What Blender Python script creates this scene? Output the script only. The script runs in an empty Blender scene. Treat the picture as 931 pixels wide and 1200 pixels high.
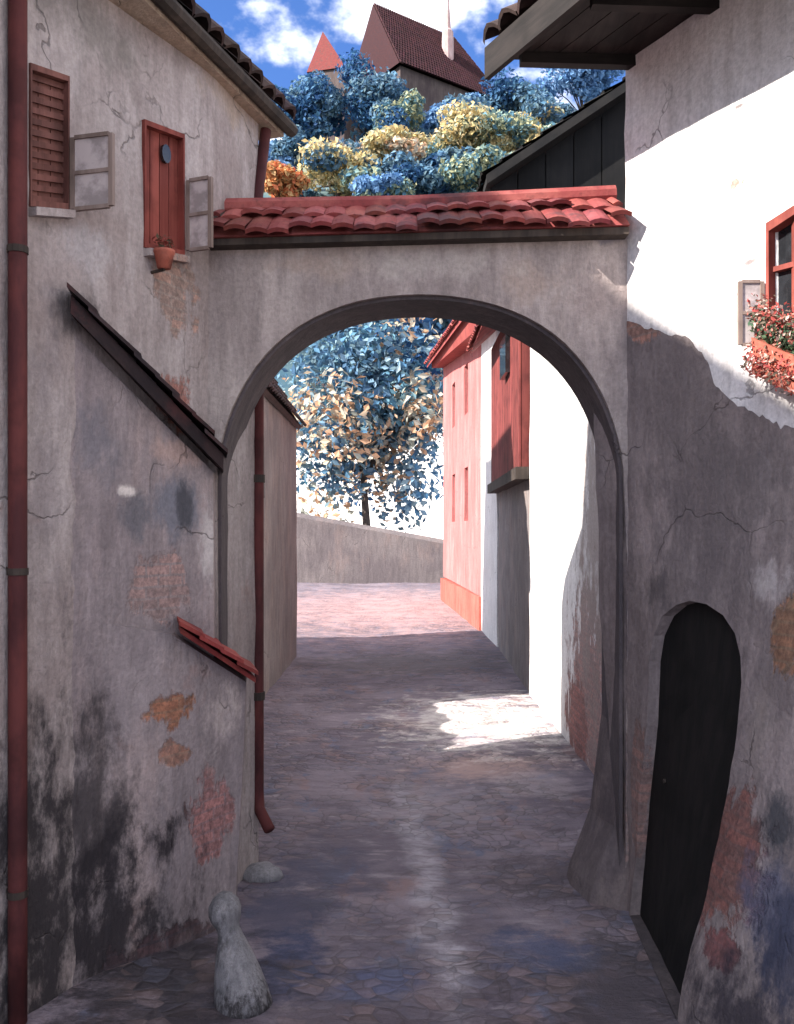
import bpy, math, random
from mathutils import Vector, Matrix, noise as mn
from mathutils.geometry import delaunay_2d_cdt

# ------------------------------------------------------------------ camera, world, sun
SC = bpy.context.scene
COL = SC.collection
F, CX, HZ, EYE = 1039.0, 465.5, 620.0, 2.2      # focal length / centre / horizon of the photograph in its own pixels; eye height in metres
cam = bpy.data.cameras.new('camera'); cam_o = bpy.data.objects.new('camera', cam); COL.objects.link(cam_o)
cam_o.location = (0, 0, EYE); cam_o.rotation_euler = (math.radians(90), 0, 0)
cam.sensor_fit = 'VERTICAL'; cam.sensor_height = 36.0; cam.sensor_width = 36.0
cam.lens = F / 1200 * 36.0; cam.shift_y = 20 / 1200; cam.clip_end = 2000; cam.clip_start = 0.05
SC.camera = cam_o
SC.view_settings.view_transform = 'Standard'; SC.view_settings.look = 'None'
SC.view_settings.gamma = 1.0; SC.view_settings.use_curve_mapping = False
SC.view_settings.exposure = 1.5

SUN_AZ = (-1.0, -0.45)                       # towards the sun, in plan
SUN_EL = math.radians(34)
_n = math.hypot(*SUN_AZ)
SUN = Vector((SUN_AZ[0] / _n * math.cos(SUN_EL), SUN_AZ[1] / _n * math.cos(SUN_EL), math.sin(SUN_EL)))
sl = bpy.data.lights.new('sun', 'SUN'); sl.energy = 5.0; sl.angle = math.radians(0.6); sl.color = (1.0, 0.93, 0.84)
so = bpy.data.objects.new('sun', sl); COL.objects.link(so)
so.rotation_euler = SUN.to_track_quat('Z', 'Y').to_euler(); so.location = (-20, -10, 30)

W = bpy.data.worlds.new('World'); SC.world = W; W.use_nodes = True
wt = W.node_tree; wt.nodes.clear()
def wn(t, **k):
    n = wt.nodes.new(t)
    for a, v in k.items(): setattr(n, a, v)
    return n
sky = wn('ShaderNodeTexSky', sky_type='NISHITA', sun_disc=False)
sky.sun_elevation = SUN_EL; sky.sun_rotation = math.atan2(SUN.x, SUN.y)
tint = wn('ShaderNodeMix', data_type='RGBA', blend_type='MULTIPLY'); tint.inputs[0].default_value = 1
tint.inputs[7].default_value = (0.40, 0.60, 1.0, 1)
tc = wn('ShaderNodeTexCoord')
mp = wn('ShaderNodeMapping'); mp.inputs['Location'].default_value = (0.30, 0.0, 0.12); mp.inputs['Scale'].default_value = (1, 1, 1.5)
nz = wn('ShaderNodeTexNoise'); nz.inputs['Scale'].default_value = 3.4; nz.inputs['Detail'].default_value = 7; nz.inputs['Roughness'].default_value = 0.55
cr = wn('ShaderNodeMapRange', interpolation_type='SMOOTHSTEP'); cr.inputs[1].default_value = 0.44; cr.inputs[2].default_value = 0.53
cm = wn('ShaderNodeMix', data_type='RGBA'); cm.inputs[7].default_value = (9.0, 9.1, 9.5, 1)
bg = wn('ShaderNodeBackground'); bg.inputs[1].default_value = 0.095
wo = wn('ShaderNodeOutputWorld')
L_ = wt.links.new
L_(sky.outputs[0], tint.inputs[6]); L_(tc.outputs['Generated'], mp.inputs[0]); L_(mp.outputs[0], nz.inputs[0])
L_(nz.outputs[0], cr.inputs[0]); L_(cr.outputs[0], cm.inputs[0]); L_(tint.outputs[2], cm.inputs[6])
L_(cm.outputs[2], bg.inputs[0]); L_(bg.outputs[0], wo.inputs[0])

# ------------------------------------------------------------------ helpers
random.seed(7)
R = random.Random(11)
def ray(px, py, Y): return Vector(((px - CX) / F * Y, Y, EYE + (HZ - py) / F * Y))
def fbm(p, s=1.0, o=3):
    v, a = 0, 0.5
    p = Vector(p) * s
    for _ in range(o):
        v += a * mn.noise(p); p = p * 2.03 + Vector((3.1, 1.7, 5.3)); a *= 0.5
    return v

class MB:
    """collects shapes into one mesh"""
    def __init__(s): s.v, s.f, s.c = [], [], []
    def add(s, vs, fs, col=None):
        b = len(s.v); s.v += [Vector(v) for v in vs]
        s.f += [tuple(i + b for i in f) for f in fs]
        s.c += [col or (1, 1, 1)] * len(fs)
    def quad(s, a, b, c, d, col=None): s.add([a, b, c, d], [(0, 1, 2, 3)], col)
    def hexa(s, bot, top, col=None):
        n = len(bot)
        fs = [tuple(reversed(range(n))), tuple(range(n, 2 * n))] + [(i, (i + 1) % n, n + (i + 1) % n, n + i) for i in range(n)]
        s.add(list(bot) + list(top), fs, col)
    def box(s, c, sx, sy, sz, ax=None, col=None):
        c = Vector(c); X, Yv, Z = ax or (Vector((1, 0, 0)), Vector((0, 1, 0)), Vector((0, 0, 1)))
        P = lambda i, j, k: c + X * (i * sx / 2) + Yv * (j * sy / 2) + Z * (k * sz / 2)
        s.hexa([P(-1, -1, -1), P(1, -1, -1), P(1, 1, -1), P(-1, 1, -1)], [P(-1, -1, 1), P(1, -1, 1), P(1, 1, 1), P(-1, 1, 1)], col)
    def bar(s, a, b, w, d, up=None, col=None):
        a, b = Vector(a), Vector(b); z = (b - a).normalized(); u = Vector(up or (0, 1, 0))
        if abs(z.dot(u)) > 0.98: u = Vector((1, 0, 0))
        x = z.cross(u).normalized(); y = x.cross(z)
        s.box((a + b) / 2, w, d, (b - a).length, (x, y, z), col)
    def tube(s, pts, rad, n=10, col=None, cap=True):
        pts = [Vector(p) for p in pts]; rr = rad if isinstance(rad, (list, tuple)) else [rad] * len(pts)
        vs, fs = [], []
        for i, p in enumerate(pts):
            d = (pts[min(i + 1, len(pts) - 1)] - pts[max(i - 1, 0)]).normalized()
            u = Vector((1, 0, 0)) if abs(d.x) < 0.9 else Vector((0, 1, 0))
            x = d.cross(u).normalized(); y = d.cross(x)
            for k in range(n):
                a = 2 * math.pi * k / n
                vs.append(p + (x * math.cos(a) + y * math.sin(a)) * rr[i])
        for i in range(len(pts) - 1):
            for k in range(n):
                fs.append((i * n + k, i * n + (k + 1) % n, (i + 1) * n + (k + 1) % n, (i + 1) * n + k))
        if cap: fs += [tuple(reversed(range(n))), tuple((len(pts) - 1) * n + k for k in range(n))]
        s.add(vs, fs, col)
    def build(s, name, mat, parent=None, smooth=False):
        me = bpy.data.meshes.new(name); me.from_pydata([tuple(v) for v in s.v], [], s.f); me.validate()
        if len(me.polygons) == len(s.c):
            ca = me.color_attributes.new('tone', 'FLOAT_COLOR', 'CORNER')
            for p in me.polygons:
                for li in p.loop_indices: ca.data[li].color = (*s.c[p.index], 1)
        if smooth: me.polygons.foreach_set('use_smooth', [True] * len(me.polygons))
        me.materials.append(mat); me.update()
        o = bpy.data.objects.new(name, me); COL.objects.link(o)
        if parent is not None:
            o.parent = parent
            if parent.type == 'EMPTY': o.matrix_parent_inverse = Matrix.Translation(-parent.location)
        return o
def thing(name, label, cat, loc, group=None):
    o = bpy.data.objects.new(name, None); o.empty_display_size = 0.2; COL.objects.link(o); o.location = loc
    o['label'] = label; o['category'] = cat
    if group: o['group'] = group
    return o
def tag(o, label, cat, group=None):
    o['label'] = label; o['category'] = cat
    if group: o['group'] = group
    return o

def inside(p, poly):
    x, y = p; r = False; n = len(poly)
    for i in range(n):
        x1, y1 = poly[i]; x2, y2 = poly[(i + 1) % n]
        if (y1 > y) != (y2 > y) and x < (x2 - x1) * (y - y1) / (y2 - y1) + x1: r = not r
    return r
def dens(poly, st):
    out = []
    for i in range(len(poly)):
        a, b = poly[i], poly[(i + 1) % len(poly)]
        n = max(1, int(math.hypot(b[0] - a[0], b[1] - a[1]) / st))
        out += [(a[0] + (b[0] - a[0]) * k / n, a[1] + (b[1] - a[1]) * k / n) for k in range(n)]
    return out
def slab(mb, outline, holes, fmap, th, st=0.15, bumpy=0.012):
    """a wall of real thickness: outline and holes in (u, v); fmap(u, v, w) gives the point, w runs into the wall"""
    loops = [dens(outline, st)] + [dens(h, st * 0.6) for h in holes]
    pts, edges = [], []
    for lp in loops:
        b = len(pts); pts += lp; edges += [(b + i, b + (i + 1) % len(lp)) for i in range(len(lp))]
    us = [p[0] for p in outline]; vs = [p[1] for p in outline]; bd = list(pts)
    u = min(us) + st / 2
    while u < max(us):
        v = min(vs) + st / 2
        while v < max(vs):
            q = (u + R.uniform(-.25, .25) * st, v + R.uniform(-.25, .25) * st)
            if inside(q, outline) and not any(inside(q, h) for h in holes) and min((q[0] - b[0]) ** 2 + (q[1] - b[1]) ** 2 for b in bd) > (st * 0.4) ** 2:
                pts.append(q)
            v += st
        u += st
    r = delaunay_2d_cdt([Vector(p) for p in pts], edges, [], 0, 1e-6)
    V, T = r[0], r[2]
    T = [t for t in T if inside([sum(V[i][k] for i in t) / 3 for k in (0, 1)], outline) and not any(inside([sum(V[i][k] for i in t) / 3 for k in (0, 1)], h) for h in holes)]
    n = len(V)
    fr = []
    for p in V:
        q = fmap(p[0], p[1], 0.0); d = bumpy * (fbm(q, 1.6, 3) + 0.35 * fbm(q, 9.0, 2)) * 2
        fr.append(fmap(p[0], p[1], d))
    bk = [fmap(p[0], p[1], th) for p in V]
    cnt = {}
    for t in T:
        for i in range(3):
            e = (t[i], t[(i + 1) % 3]); k = tuple(sorted(e)); cnt.setdefault(k, []).append(e)
    fs = [tuple(t) for t in T] + [tuple(n + i for i in reversed(t)) for t in T]
    for k, es in cnt.items():
        if len(es) == 1:
            a, b = es[0]; fs.append((b, a, n + a, n + b))
    mb.add(fr + bk, fs)

def tiles(mb, e0, e1, t0, t1, nc, nr, arch=0.35, jit=0.012, lo=0.6, hi=1.15, thick=0.012):
    """a field of overlapping curved clay tiles, from the eave (e0-e1) up to the top (t0-t1)"""
    e0, e1, t0, t1 = map(Vector, (e0, e1, t0, t1))
    nrm = (e1 - e0).cross(t0 - e0).normalized()
    if nrm.z < 0: nrm = -nrm
    P = lambda a, b: (e0.lerp(e1, a)).lerp(t0.lerp(t1, a), b)
    w = (e1 - e0).length / nc
    for r in range(nr):
        off = 0.5 if r % 2 else 0
        for c in range(-1, nc + 1):
            a0, a1 = (c + off) / nc, (c + 1 + off) / nc
            a0, a1 = max(a0, 0), min(a1, 1)
            if a1 - a0 < 0.15 / nc: continue
            b0 = r / nr - 0.12 / nr + R.uniform(-jit, jit) / nr * 3; b1 = min((r + 1.25) / nr, 1.0)
            l0 = 0.03 + thick * 1.6 + R.uniform(-jit, jit) * .4; l1 = 0.012
            g = R.uniform(lo, hi); col = (g, g * R.uniform(.88, 1.05), g * R.uniform(.85, 1.1))
            vs = []; N = 4
            for bi, (b, l) in enumerate(((b0, l0), (b1, l1))):
                for k in range(N + 1):
                    s = k / N; h = math.sin(math.pi * s) * w * arch
                    vs.append(P(a0 + (a1 - a0) * s, b) + nrm * (l + h))
            for k in range(N + 1):
                vs.append(vs[k] - nrm * (thick + 0.012))
            fs = [(k, k + 1, N + 2 + k, N + 1 + k) for k in range(N)] + [(2 * N + 2 + k, 2 * N + 3 + k, k + 1, k) for k in range(N)]
            mb.add(vs, fs, col)

# ------------------------------------------------------------------ materials
def mat_new(name):
    m = bpy.data.materials.new(name); m.use_nodes = True
    nt = m.node_tree; b = nt.nodes['Principled BSDF']; b.inputs['Roughness'].default_value = 0.9
    b.inputs['Specular IOR Level'].default_value = 0.2
    return m, nt, b
def N(nt, t, **k):
    n = nt.nodes.new(t)
    for a, v in k.items(): setattr(n, a, v)
    return n
def c4(c): return (c[0], c[1], c[2], 1)
def noise_n(nt, vec, scale, detail=5, rough=0.6, stretch=None, loc=(0, 0, 0)):
    m = N(nt, 'ShaderNodeMapping'); m.inputs['Scale'].default_value = stretch or (1, 1, 1); m.inputs['Location'].default_value = loc
    nt.links.new(vec, m.inputs[0])
    n = N(nt, 'ShaderNodeTexNoise'); n.inputs['Scale'].default_value = scale; n.inputs['Detail'].default_value = detail; n.inputs['Roughness'].default_value = rough
    nt.links.new(m.outputs[0], n.inputs[0]); return n.outputs[0]
def ramp_n(nt, fac, a, b, lo=0.0, hi=1.0):
    n = N(nt, 'ShaderNodeMapRange', interpolation_type='SMOOTHSTEP')
    for i, v in ((1, a), (2, b), (3, lo), (4, hi)): n.inputs[i].default_value = v
    nt.links.new(fac, n.inputs[0]); return n.outputs[0]
def mix_n(nt, fac, a, b, mode='MIX'):
    n = N(nt, 'ShaderNodeMix', data_type='RGBA', blend_type=mode)
    for sock, v in ((0, fac), (6, a), (7, b)):
        if isinstance(v, (int, float)): n.inputs[sock].default_value = v
        elif isinstance(v, (tuple, list)): n.inputs[sock].default_value = c4(v)
        else: nt.links.new(v, n.inputs[sock])
    return n.outputs[2]
def math_n(nt, op, a, b=None):
    n = N(nt, 'ShaderNodeMath', operation=op)
    for i, v in enumerate((a, b)):
        if v is None: continue
        if isinstance(v, (int, float)): n.inputs[i].default_value = v
        else: nt.links.new(v, n.inputs[i])
    return n.outputs[0]
def bump_n(nt, b, h, strength=0.5, dist=0.02):
    n = N(nt, 'ShaderNodeBump'); n.inputs['Strength'].default_value = strength; n.inputs['Distance'].default_value = dist
    nt.links.new(h, n.inputs['Height']); nt.links.new(n.outputs[0], b.inputs['Normal'])
def spot_mask(nt, pos, p, rad, nf, soft=0.75):
    s = N(nt, 'ShaderNodeVectorMath', operation='SUBTRACT'); nt.links.new(pos, s.inputs[0]); s.inputs[1].default_value = p
    d = N(nt, 'ShaderNodeVectorMath', operation='DIVIDE'); nt.links.new(s.outputs[0], d.inputs[0]); d.inputs[1].default_value = rad
    l = N(nt, 'ShaderNodeVectorMath', operation='LENGTH'); nt.links.new(d.outputs[0], l.inputs[0])
    q = math_n(nt, 'ADD', l.outputs['Value'], math_n(nt, 'MULTIPLY', math_n(nt, 'SUBTRACT', nf, 0.5), 3.0))
    return ramp_n(nt, q, 1.0, 1.0 - soft)
def plaster(name, c1, c2, c3, spots=(), sc=1.0, bump=0.6, patch=0.6, brick=(0.30, 0.12, 0.075), brick_amt=0.0):
    """old limewash: two broad tones, vertical brushed streaks, worn patches, own-shaped stains and painted shade"""
    m, nt, b = mat_new(name)
    g = N(nt, 'ShaderNodeNewGeometry'); pos = g.outputs['Position']
    n1 = noise_n(nt, pos, 1.1 * sc, 6, 0.62)
    n2 = noise_n(nt, pos, 3.2 * sc, 6, 0.65, (1, 1, 0.35), (4, 2, 1))
    n3 = noise_n(nt, pos, 11 * sc, 4, 0.7, (1.2, 1.2, 0.22), (1, 7, 3))
    n4 = noise_n(nt, pos, 38 * sc, 3, 0.7)
    col = mix_n(nt, ramp_n(nt, n1, 0.36, 0.64), c1, c2)
    col = mix_n(nt, ramp_n(nt, n2, 0.48, 0.66, 0, patch), col, c3)
    col = mix_n(nt, ramp_n(nt, n3, 0.42, 0.70, 0, 0.40), col, tuple(x * 0.55 for x in c1))
    col = mix_n(nt, ramp_n(nt, n3, 0.44, 0.30, 0, 0.30), col, tuple(min(x * 1.35, .85) for x in c2))
    if brick_amt:
        n5 = noise_n(nt, pos, 1.7 * sc, 5, 0.7, None, (9, 4, 2))
        col = mix_n(nt, ramp_n(nt, n5, 0.60, 0.70, 0, brick_amt), col, brick)
    ns = noise_n(nt, pos, 5.5 * sc, 6, 0.72, (1, 1, .55), (2, 8, 5))
    peel = None; bt_ = None
    for (p, rad, c, a) in spots:
        warm = c[0] > 1.5 * c[1]
        k = math_n(nt, 'MULTIPLY', spot_mask(nt, pos, p, rad, ns, .28 if warm else .8), a)
        cc = c
        if warm:
            if bt_ is None:
                sx_ = N(nt, 'ShaderNodeSeparateXYZ'); nt.links.new(pos, sx_.inputs[0])
                u_ = math_n(nt, 'ADD', math_n(nt, 'MULTIPLY', sx_.outputs['X'], .75), math_n(nt, 'MULTIPLY', sx_.outputs['Y'], .75))
                u_ = math_n(nt, 'ADD', u_, math_n(nt, 'MULTIPLY', n2, .05)); v_ = math_n(nt, 'ADD', sx_.outputs['Z'], math_n(nt, 'MULTIPLY', ns, .03))
                cx__ = N(nt, 'ShaderNodeCombineXYZ'); nt.links.new(u_, cx__.inputs[0]); nt.links.new(v_, cx__.inputs[1])
                bt_ = N(nt, 'ShaderNodeTexBrick'); nt.links.new(cx__.outputs[0], bt_.inputs['Vector'])
                for nm, val in (('Scale', 1.0), ('Brick Width', .17), ('Row Height', .058), ('Mortar Size', .008), ('Mortar Smooth', .4), ('Bias', 0.0)): bt_.inputs[nm].default_value = val
                bt_.inputs['Color1'].default_value = (1.1, 1.0, 1.0, 1); bt_.inputs['Color2'].default_value = (.62, .66, .70, 1); bt_.inputs['Mortar'].default_value = (.72, .86, .95, 1)
            cc = mix_n(nt, 1.0, mix_n(nt, ramp_n(nt, n4, .3, .7), c, tuple(x * .6 for x in c)), bt_.outputs['Color'], 'MULTIPLY')
        col = mix_n(nt, k, col, cc)
        if warm: peel = k if peel is None else math_n(nt, 'MAXIMUM', peel, k)
    ck = N(nt, 'ShaderNodeTexVoronoi', feature='DISTANCE_TO_EDGE'); ck.inputs['Scale'].default_value = 1.5 * sc
    cv = N(nt, 'ShaderNodeTexNoise'); cv.inputs['Scale'].default_value = 2.6 * sc; cv.inputs['Detail'].default_value = 5; nt.links.new(pos, cv.inputs[0])
    ca = N(nt, 'ShaderNodeVectorMath', operation='MULTIPLY_ADD'); nt.links.new(cv.outputs['Color'], ca.inputs[0]); ca.inputs[1].default_value = (.5, .5, .5); nt.links.new(pos, ca.inputs[2]); nt.links.new(ca.outputs[0], ck.inputs['Vector'])
    crack = math_n(nt, 'MULTIPLY', ramp_n(nt, ck.outputs[0], .010, .002), ramp_n(nt, n1, .50, .60))
    col = mix_n(nt, math_n(nt, 'MULTIPLY', crack, .55), col, (.06, .05, .05))
    col = mix_n(nt, ramp_n(nt, n4, 0.3, 0.7, 0, 0.22), col, (0.02, 0.02, 0.022))
    nt.links.new(col, b.inputs['Base Color'])
    h = math_n(nt, 'ADD', math_n(nt, 'MULTIPLY', n4, 0.35), math_n(nt, 'ADD', n2, math_n(nt, 'MULTIPLY', n3, 0.6)))
    h = math_n(nt, 'SUBTRACT', h, math_n(nt, 'MULTIPLY', crack, .5))
    if peel is not None: h = math_n(nt, 'SUBTRACT', h, math_n(nt, 'MULTIPLY', peel, .45))
    bump_n(nt, b, h, bump, 0.03)
    return m
def tile_mat(name, c1, c2, moss=(0.05, 0.05, 0.045), moss_amt=0.5):
    m, nt, b = mat_new(name); b.inputs['Roughness'].default_value = 0.85
    g = N(nt, 'ShaderNodeNewGeometry'); pos = g.outputs['Position']
    a = N(nt, 'ShaderNodeAttribute'); a.attribute_name = 'tone'
    n1 = noise_n(nt, pos, 4, 5, 0.65); n2 = noise_n(nt, pos, 26, 4, 0.7)
    col = mix_n(nt, ramp_n(nt, n1, 0.4, 0.62), c1, c2)
    col = mix_n(nt, 1.0, col, a.outputs['Color'], 'MULTIPLY')
    col = mix_n(nt, ramp_n(nt, noise_n(nt, pos, 2.3, 5, 0.7, None, (3, 3, 1)), 0.5, 0.64, 0, moss_amt), col, moss)
    col = mix_n(nt, ramp_n(nt, n2, 0.5, 0.75, 0, 0.4), col, (0.02, 0.018, 0.018))
    nt.links.new(col, b.inputs['Base Color']); bump_n(nt, b, n2, 0.4, 0.01)
    return m
def wood_mat(name, c1, c2, axis=(1, 1, 0.08), sc=18):
    m, nt, b = mat_new(name); b.inputs['Roughness'].default_value = 0.75
    g = N(nt, 'ShaderNodeNewGeometry'); pos = g.outputs['Position']
    n1 = noise_n(nt, pos, sc, 5, 0.65, axis); n2 = noise_n(nt, pos, 3.5, 4, 0.6)
    a = N(nt, 'ShaderNodeAttribute'); a.attribute_name = 'tone'
    col = mix_n(nt, ramp_n(nt, n1, 0.35, 0.65), c1, c2)
    col = mix_n(nt, ramp_n(nt, n2, 0.45, 0.65, 0, 0.55), col, tuple(x * 0.45 for x in c1))
    col = mix_n(nt, 1.0, col, a.outputs['Color'], 'MULTIPLY')
    nt.links.new(col, b.inputs['Base Color']); bump_n(nt, b, n1, 0.35, 0.006)
    return m
def leaf_mat(name):
    m, nt, b = mat_new(name)
    a = N(nt, 'ShaderNodeAttribute'); a.attribute_name = 'tone'
    nt.links.new(a.outputs['Color'], b.inputs['Base Color']); b.inputs['Roughness'].default_value = 0.7
    t = N(nt, 'ShaderNodeBsdfTranslucent'); nt.links.new(a.outputs['Color'], t.inputs[0])
    x = N(nt, 'ShaderNodeMixShader'); x.inputs[0].default_value = 0.3
    nt.links.new(b.outputs[0], x.inputs[1]); nt.links.new(t.outputs[0], x.inputs[2])
    nt.links.new(x.outputs[0], nt.nodes['Material Output'].inputs[0])
    return m
def glass_mat(name, c, rough=0.08):
    m, nt, b = mat_new(name)
    g = N(nt, 'ShaderNodeNewGeometry')
    n1 = noise_n(nt, g.outputs['Position'], 9, 4, 0.6)
    col = mix_n(nt, ramp_n(nt, n1, 0.4, 0.6), c, tuple(x * 0.6 for x in c)); nt.links.new(col, b.inputs['Base Color'])
    b.inputs['Roughness'].default_value = rough; b.inputs['Specular IOR Level'].default_value = 0.6
    return m

# ------------------------------------------------------------------ the surfaces of the lane, shared by walls and what hangs on them
LW = lambda Y, z=0: -1.08 - 0.5 * (5.1 - Y) if Y < 5.1 else -1.08 + 0.28 * (Y - 5.1)     # left house
BW = lambda Y, z=0: -1.6 + (0.6 / 0.85) * (Y - 4.1)                                        # buttress face
def RW(Y, z=0):                                                                             # right house: battered foot, splayed top
    xb = 1.325 - 0.064 * (5.1 - Y) if Y > 3.9 else 1.248 + 0.5 * (3.9 - Y)
    xt = 1.325 + 0.512 * (5.1 - Y)
    k = min(max(z / 2.5, 0), 1); k = k * (1.25 - 0.25 * k)
    return xb + (xt - xb) * min(k, 1)
def hit(surf, px, py, lo=2.0, hi=7.0):
    ux, uz = (px - CX) / F, (HZ - py) / F
    f = lambda Y: ux * Y - surf(Y, EYE + uz * Y)
    a, b = lo, hi; fa = f(a)
    for _ in range(50):
        c = (a + b) / 2; fc = f(c)
        if (fc > 0) == (fa > 0): a, fa = c, fc
        else: b = c
    Y = (a + b) / 2
    return Vector((ux * Y, Y, EYE + uz * Y))
def spot(surf, px, py, rx, ry, c, a=1.0):
    p = hit(surf, px, py); k = p.y / F
    return (tuple(p), (max(rx * k * 1.3, .05), max(rx * k * 1.6, .08), ry * k), c, a)
AY = 5.1
def aspot(px, py, rx, ry, c, a=1.0):
    p = ray(px, py, AY); k = AY / F
    return (tuple(p), (rx * k, 1.0, ry * k), c, a)

ORANGE, PINK, DARK, BLUE, PALE, RED = (.46, .20, .11), (.50, .27, .24), (.028, .024, .028), (.10, .12, .20), (.62, .56, .56), (.30, .07, .06)
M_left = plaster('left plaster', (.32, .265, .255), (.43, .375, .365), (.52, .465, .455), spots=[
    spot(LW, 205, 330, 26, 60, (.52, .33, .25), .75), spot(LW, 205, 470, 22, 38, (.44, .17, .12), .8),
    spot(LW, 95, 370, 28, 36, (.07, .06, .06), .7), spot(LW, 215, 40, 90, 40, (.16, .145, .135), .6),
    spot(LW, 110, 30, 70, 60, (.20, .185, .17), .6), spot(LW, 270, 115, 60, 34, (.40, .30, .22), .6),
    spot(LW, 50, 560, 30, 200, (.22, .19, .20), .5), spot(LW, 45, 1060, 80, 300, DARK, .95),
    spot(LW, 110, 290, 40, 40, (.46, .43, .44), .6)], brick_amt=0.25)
M_but = plaster('buttress plaster', (.25, .21, .22), (.34, .29, .295), (.44, .345, .33), spots=[
    spot(BW, 190, 830, 26, 22, ORANGE, .9), spot(BW, 195, 880, 24, 16, ORANGE, .7), spot(BW, 235, 960, 28, 55, (.50, .24, .22), .85),
    spot(BW, 255, 830, 26, 70, (.55, .47, .45), .8), spot(BW, 245, 640, 12, 80, (.58, .53, .52), .85),
    spot(BW, 205, 600, 34, 40, (.17, .18, .22), .8), spot(BW, 160, 600, 18, 34, (.13, .13, .15), .75), spot(BW, 217, 600, 8, 36, (.06, .06, .07), .8),
    spot(BW, 150, 575, 9, 8, (.75, .68, .64), .9), spot(BW, 190, 690, 34, 40, (.50, .33, .29), .7),
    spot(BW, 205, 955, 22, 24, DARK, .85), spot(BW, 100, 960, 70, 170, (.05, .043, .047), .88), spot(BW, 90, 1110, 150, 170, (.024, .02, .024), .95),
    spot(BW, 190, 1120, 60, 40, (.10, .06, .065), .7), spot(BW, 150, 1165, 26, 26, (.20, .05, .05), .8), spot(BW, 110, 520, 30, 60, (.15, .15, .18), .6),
    spot(BW, 215, 530, 50, 18, (.48, .34, .30), .7)], brick_amt=0.2)
M_arch = plaster('arch plaster', (.31, .26, .25), (.41, .355, .335), (.50, .43, .405), spots=[
    aspot(620, 330, 60, 40, (.37, .29, .25), .7), aspot(380, 310, 90, 22, (.40, .31, .26), .6), aspot(500, 310, 120, 26, (.46, .41, .38), .7),
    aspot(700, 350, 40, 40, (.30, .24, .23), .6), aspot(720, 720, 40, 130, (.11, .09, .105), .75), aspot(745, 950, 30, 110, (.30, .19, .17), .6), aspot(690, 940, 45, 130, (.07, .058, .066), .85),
    aspot(715, 278, 26, 12, (.17, .16, .20), .8)])
M_arch_shade = plaster('arch soffit shade', (.085, .072, .078), (.12, .10, .105), (.15, .12, .12))  # dark tone standing in for the shade under the arch
M_right_shade = plaster('shaded right plaster', (.19, .155, .155), (.27, .225, .22), (.36, .295, .285), spots=[  # darker copy of the right wall, carrying the shade below its sunlit part
    spot(RW, 830, 610, 90, 190, (.15, .125, .128), .85), spot(RW, 800, 480, 60, 90, (.18, .15, .15), .7), spot(RW, 870, 560, 60, 90, (.16, .135, .135), .7),  # dark spots deepen the painted shade
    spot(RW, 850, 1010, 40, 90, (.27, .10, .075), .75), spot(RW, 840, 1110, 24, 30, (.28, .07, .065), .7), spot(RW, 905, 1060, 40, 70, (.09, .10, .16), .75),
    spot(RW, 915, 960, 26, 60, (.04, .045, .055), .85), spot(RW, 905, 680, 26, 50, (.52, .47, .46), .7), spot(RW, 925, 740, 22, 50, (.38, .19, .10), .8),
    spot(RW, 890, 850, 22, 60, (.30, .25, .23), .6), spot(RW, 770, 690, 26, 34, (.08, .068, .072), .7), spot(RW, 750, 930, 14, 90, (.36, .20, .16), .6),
    spot(RW, 870, 1190, 90, 90, (.035, .03, .04), .9), spot(RW, 925, 1130, 40, 120, (.05, .055, .09), .85), spot(RW, 750, 380, 22, 22, (.50, .27, .20), .8)])  # last spot paints the warm edge of the cast shadow
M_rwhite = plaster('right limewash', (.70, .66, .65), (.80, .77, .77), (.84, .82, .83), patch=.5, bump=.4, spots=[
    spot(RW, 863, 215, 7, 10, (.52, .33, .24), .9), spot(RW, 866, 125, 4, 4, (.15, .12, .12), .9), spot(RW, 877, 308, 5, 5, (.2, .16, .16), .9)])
M_white = plaster('white limewash', (.72, .69, .68), (.80, .78, .77), (.84, .82, .82), patch=.5, bump=.35)
M_grey = plaster('grey plaster', (.20, .175, .175), (.28, .245, .24), (.32, .25, .23), brick_amt=.2)
M_pink = plaster('pink limewash', (.42, .135, .13), (.48, .17, .165), (.54, .25, .24), sc=.6, bump=.3)
M_tred = tile_mat('red tiles', (.23, .05, .05), (.31, .09, .08), moss=(.075, .035, .04), moss_amt=.85)
M_tred2 = tile_mat('brick red tiles', (.22, .045, .045), (.30, .07, .062), moss=(.10, .03, .035), moss_amt=.6)
M_tdark = tile_mat('dark tiles', (.045, .032, .032), (.07, .045, .042), moss=(.025, .02, .022))
M_black = tile_mat('black shingles', (.010, .010, .011), (.016, .015, .015), moss=(.008, .008, .009))
M_church = tile_mat('church tiles', (.036, .012, .016), (.055, .017, .019), moss=(.028, .014, .019), moss_amt=.6)
M_wdark = wood_mat('dark timber', (.035, .028, .025), (.065, .05, .042))
M_wsoff = wood_mat('soffit boards', (.018, .016, .016), (.034, .029, .028), (1, .08, 1))
M_wblack = wood_mat('tarred timber', (.012, .010, .010), (.024, .019, .018), (.1, .1, 1))
M_tan = plaster('tan eave render', (.32, .24, .18), (.40, .31, .24), (.42, .35, .28))
M_shutb = wood_mat('brown shutter', (.12, .05, .042), (.20, .085, .07))
M_shutr = wood_mat('red shutter', (.20, .045, .036), (.29, .075, .058))
M_pipe = wood_mat('red brown pipe paint', (.06, .018, .020), (.115, .032, .030), (1, 1, .3), 6)
M_door = wood_mat('black door', (.006, .006, .006), (.012, .010, .010))
M_bar = wood_mat('window bars', (.19, .14, .12), (.26, .20, .18))
M_pane = glass_mat('window pane', (.48, .42, .42))
M_panedark = glass_mat('dark pane', (.02, .022, .026))
M_stone = plaster('pale stone', (.22, .215, .235), (.34, .33, .355), (.42, .40, .42), sc=5, bump=.9)
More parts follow.
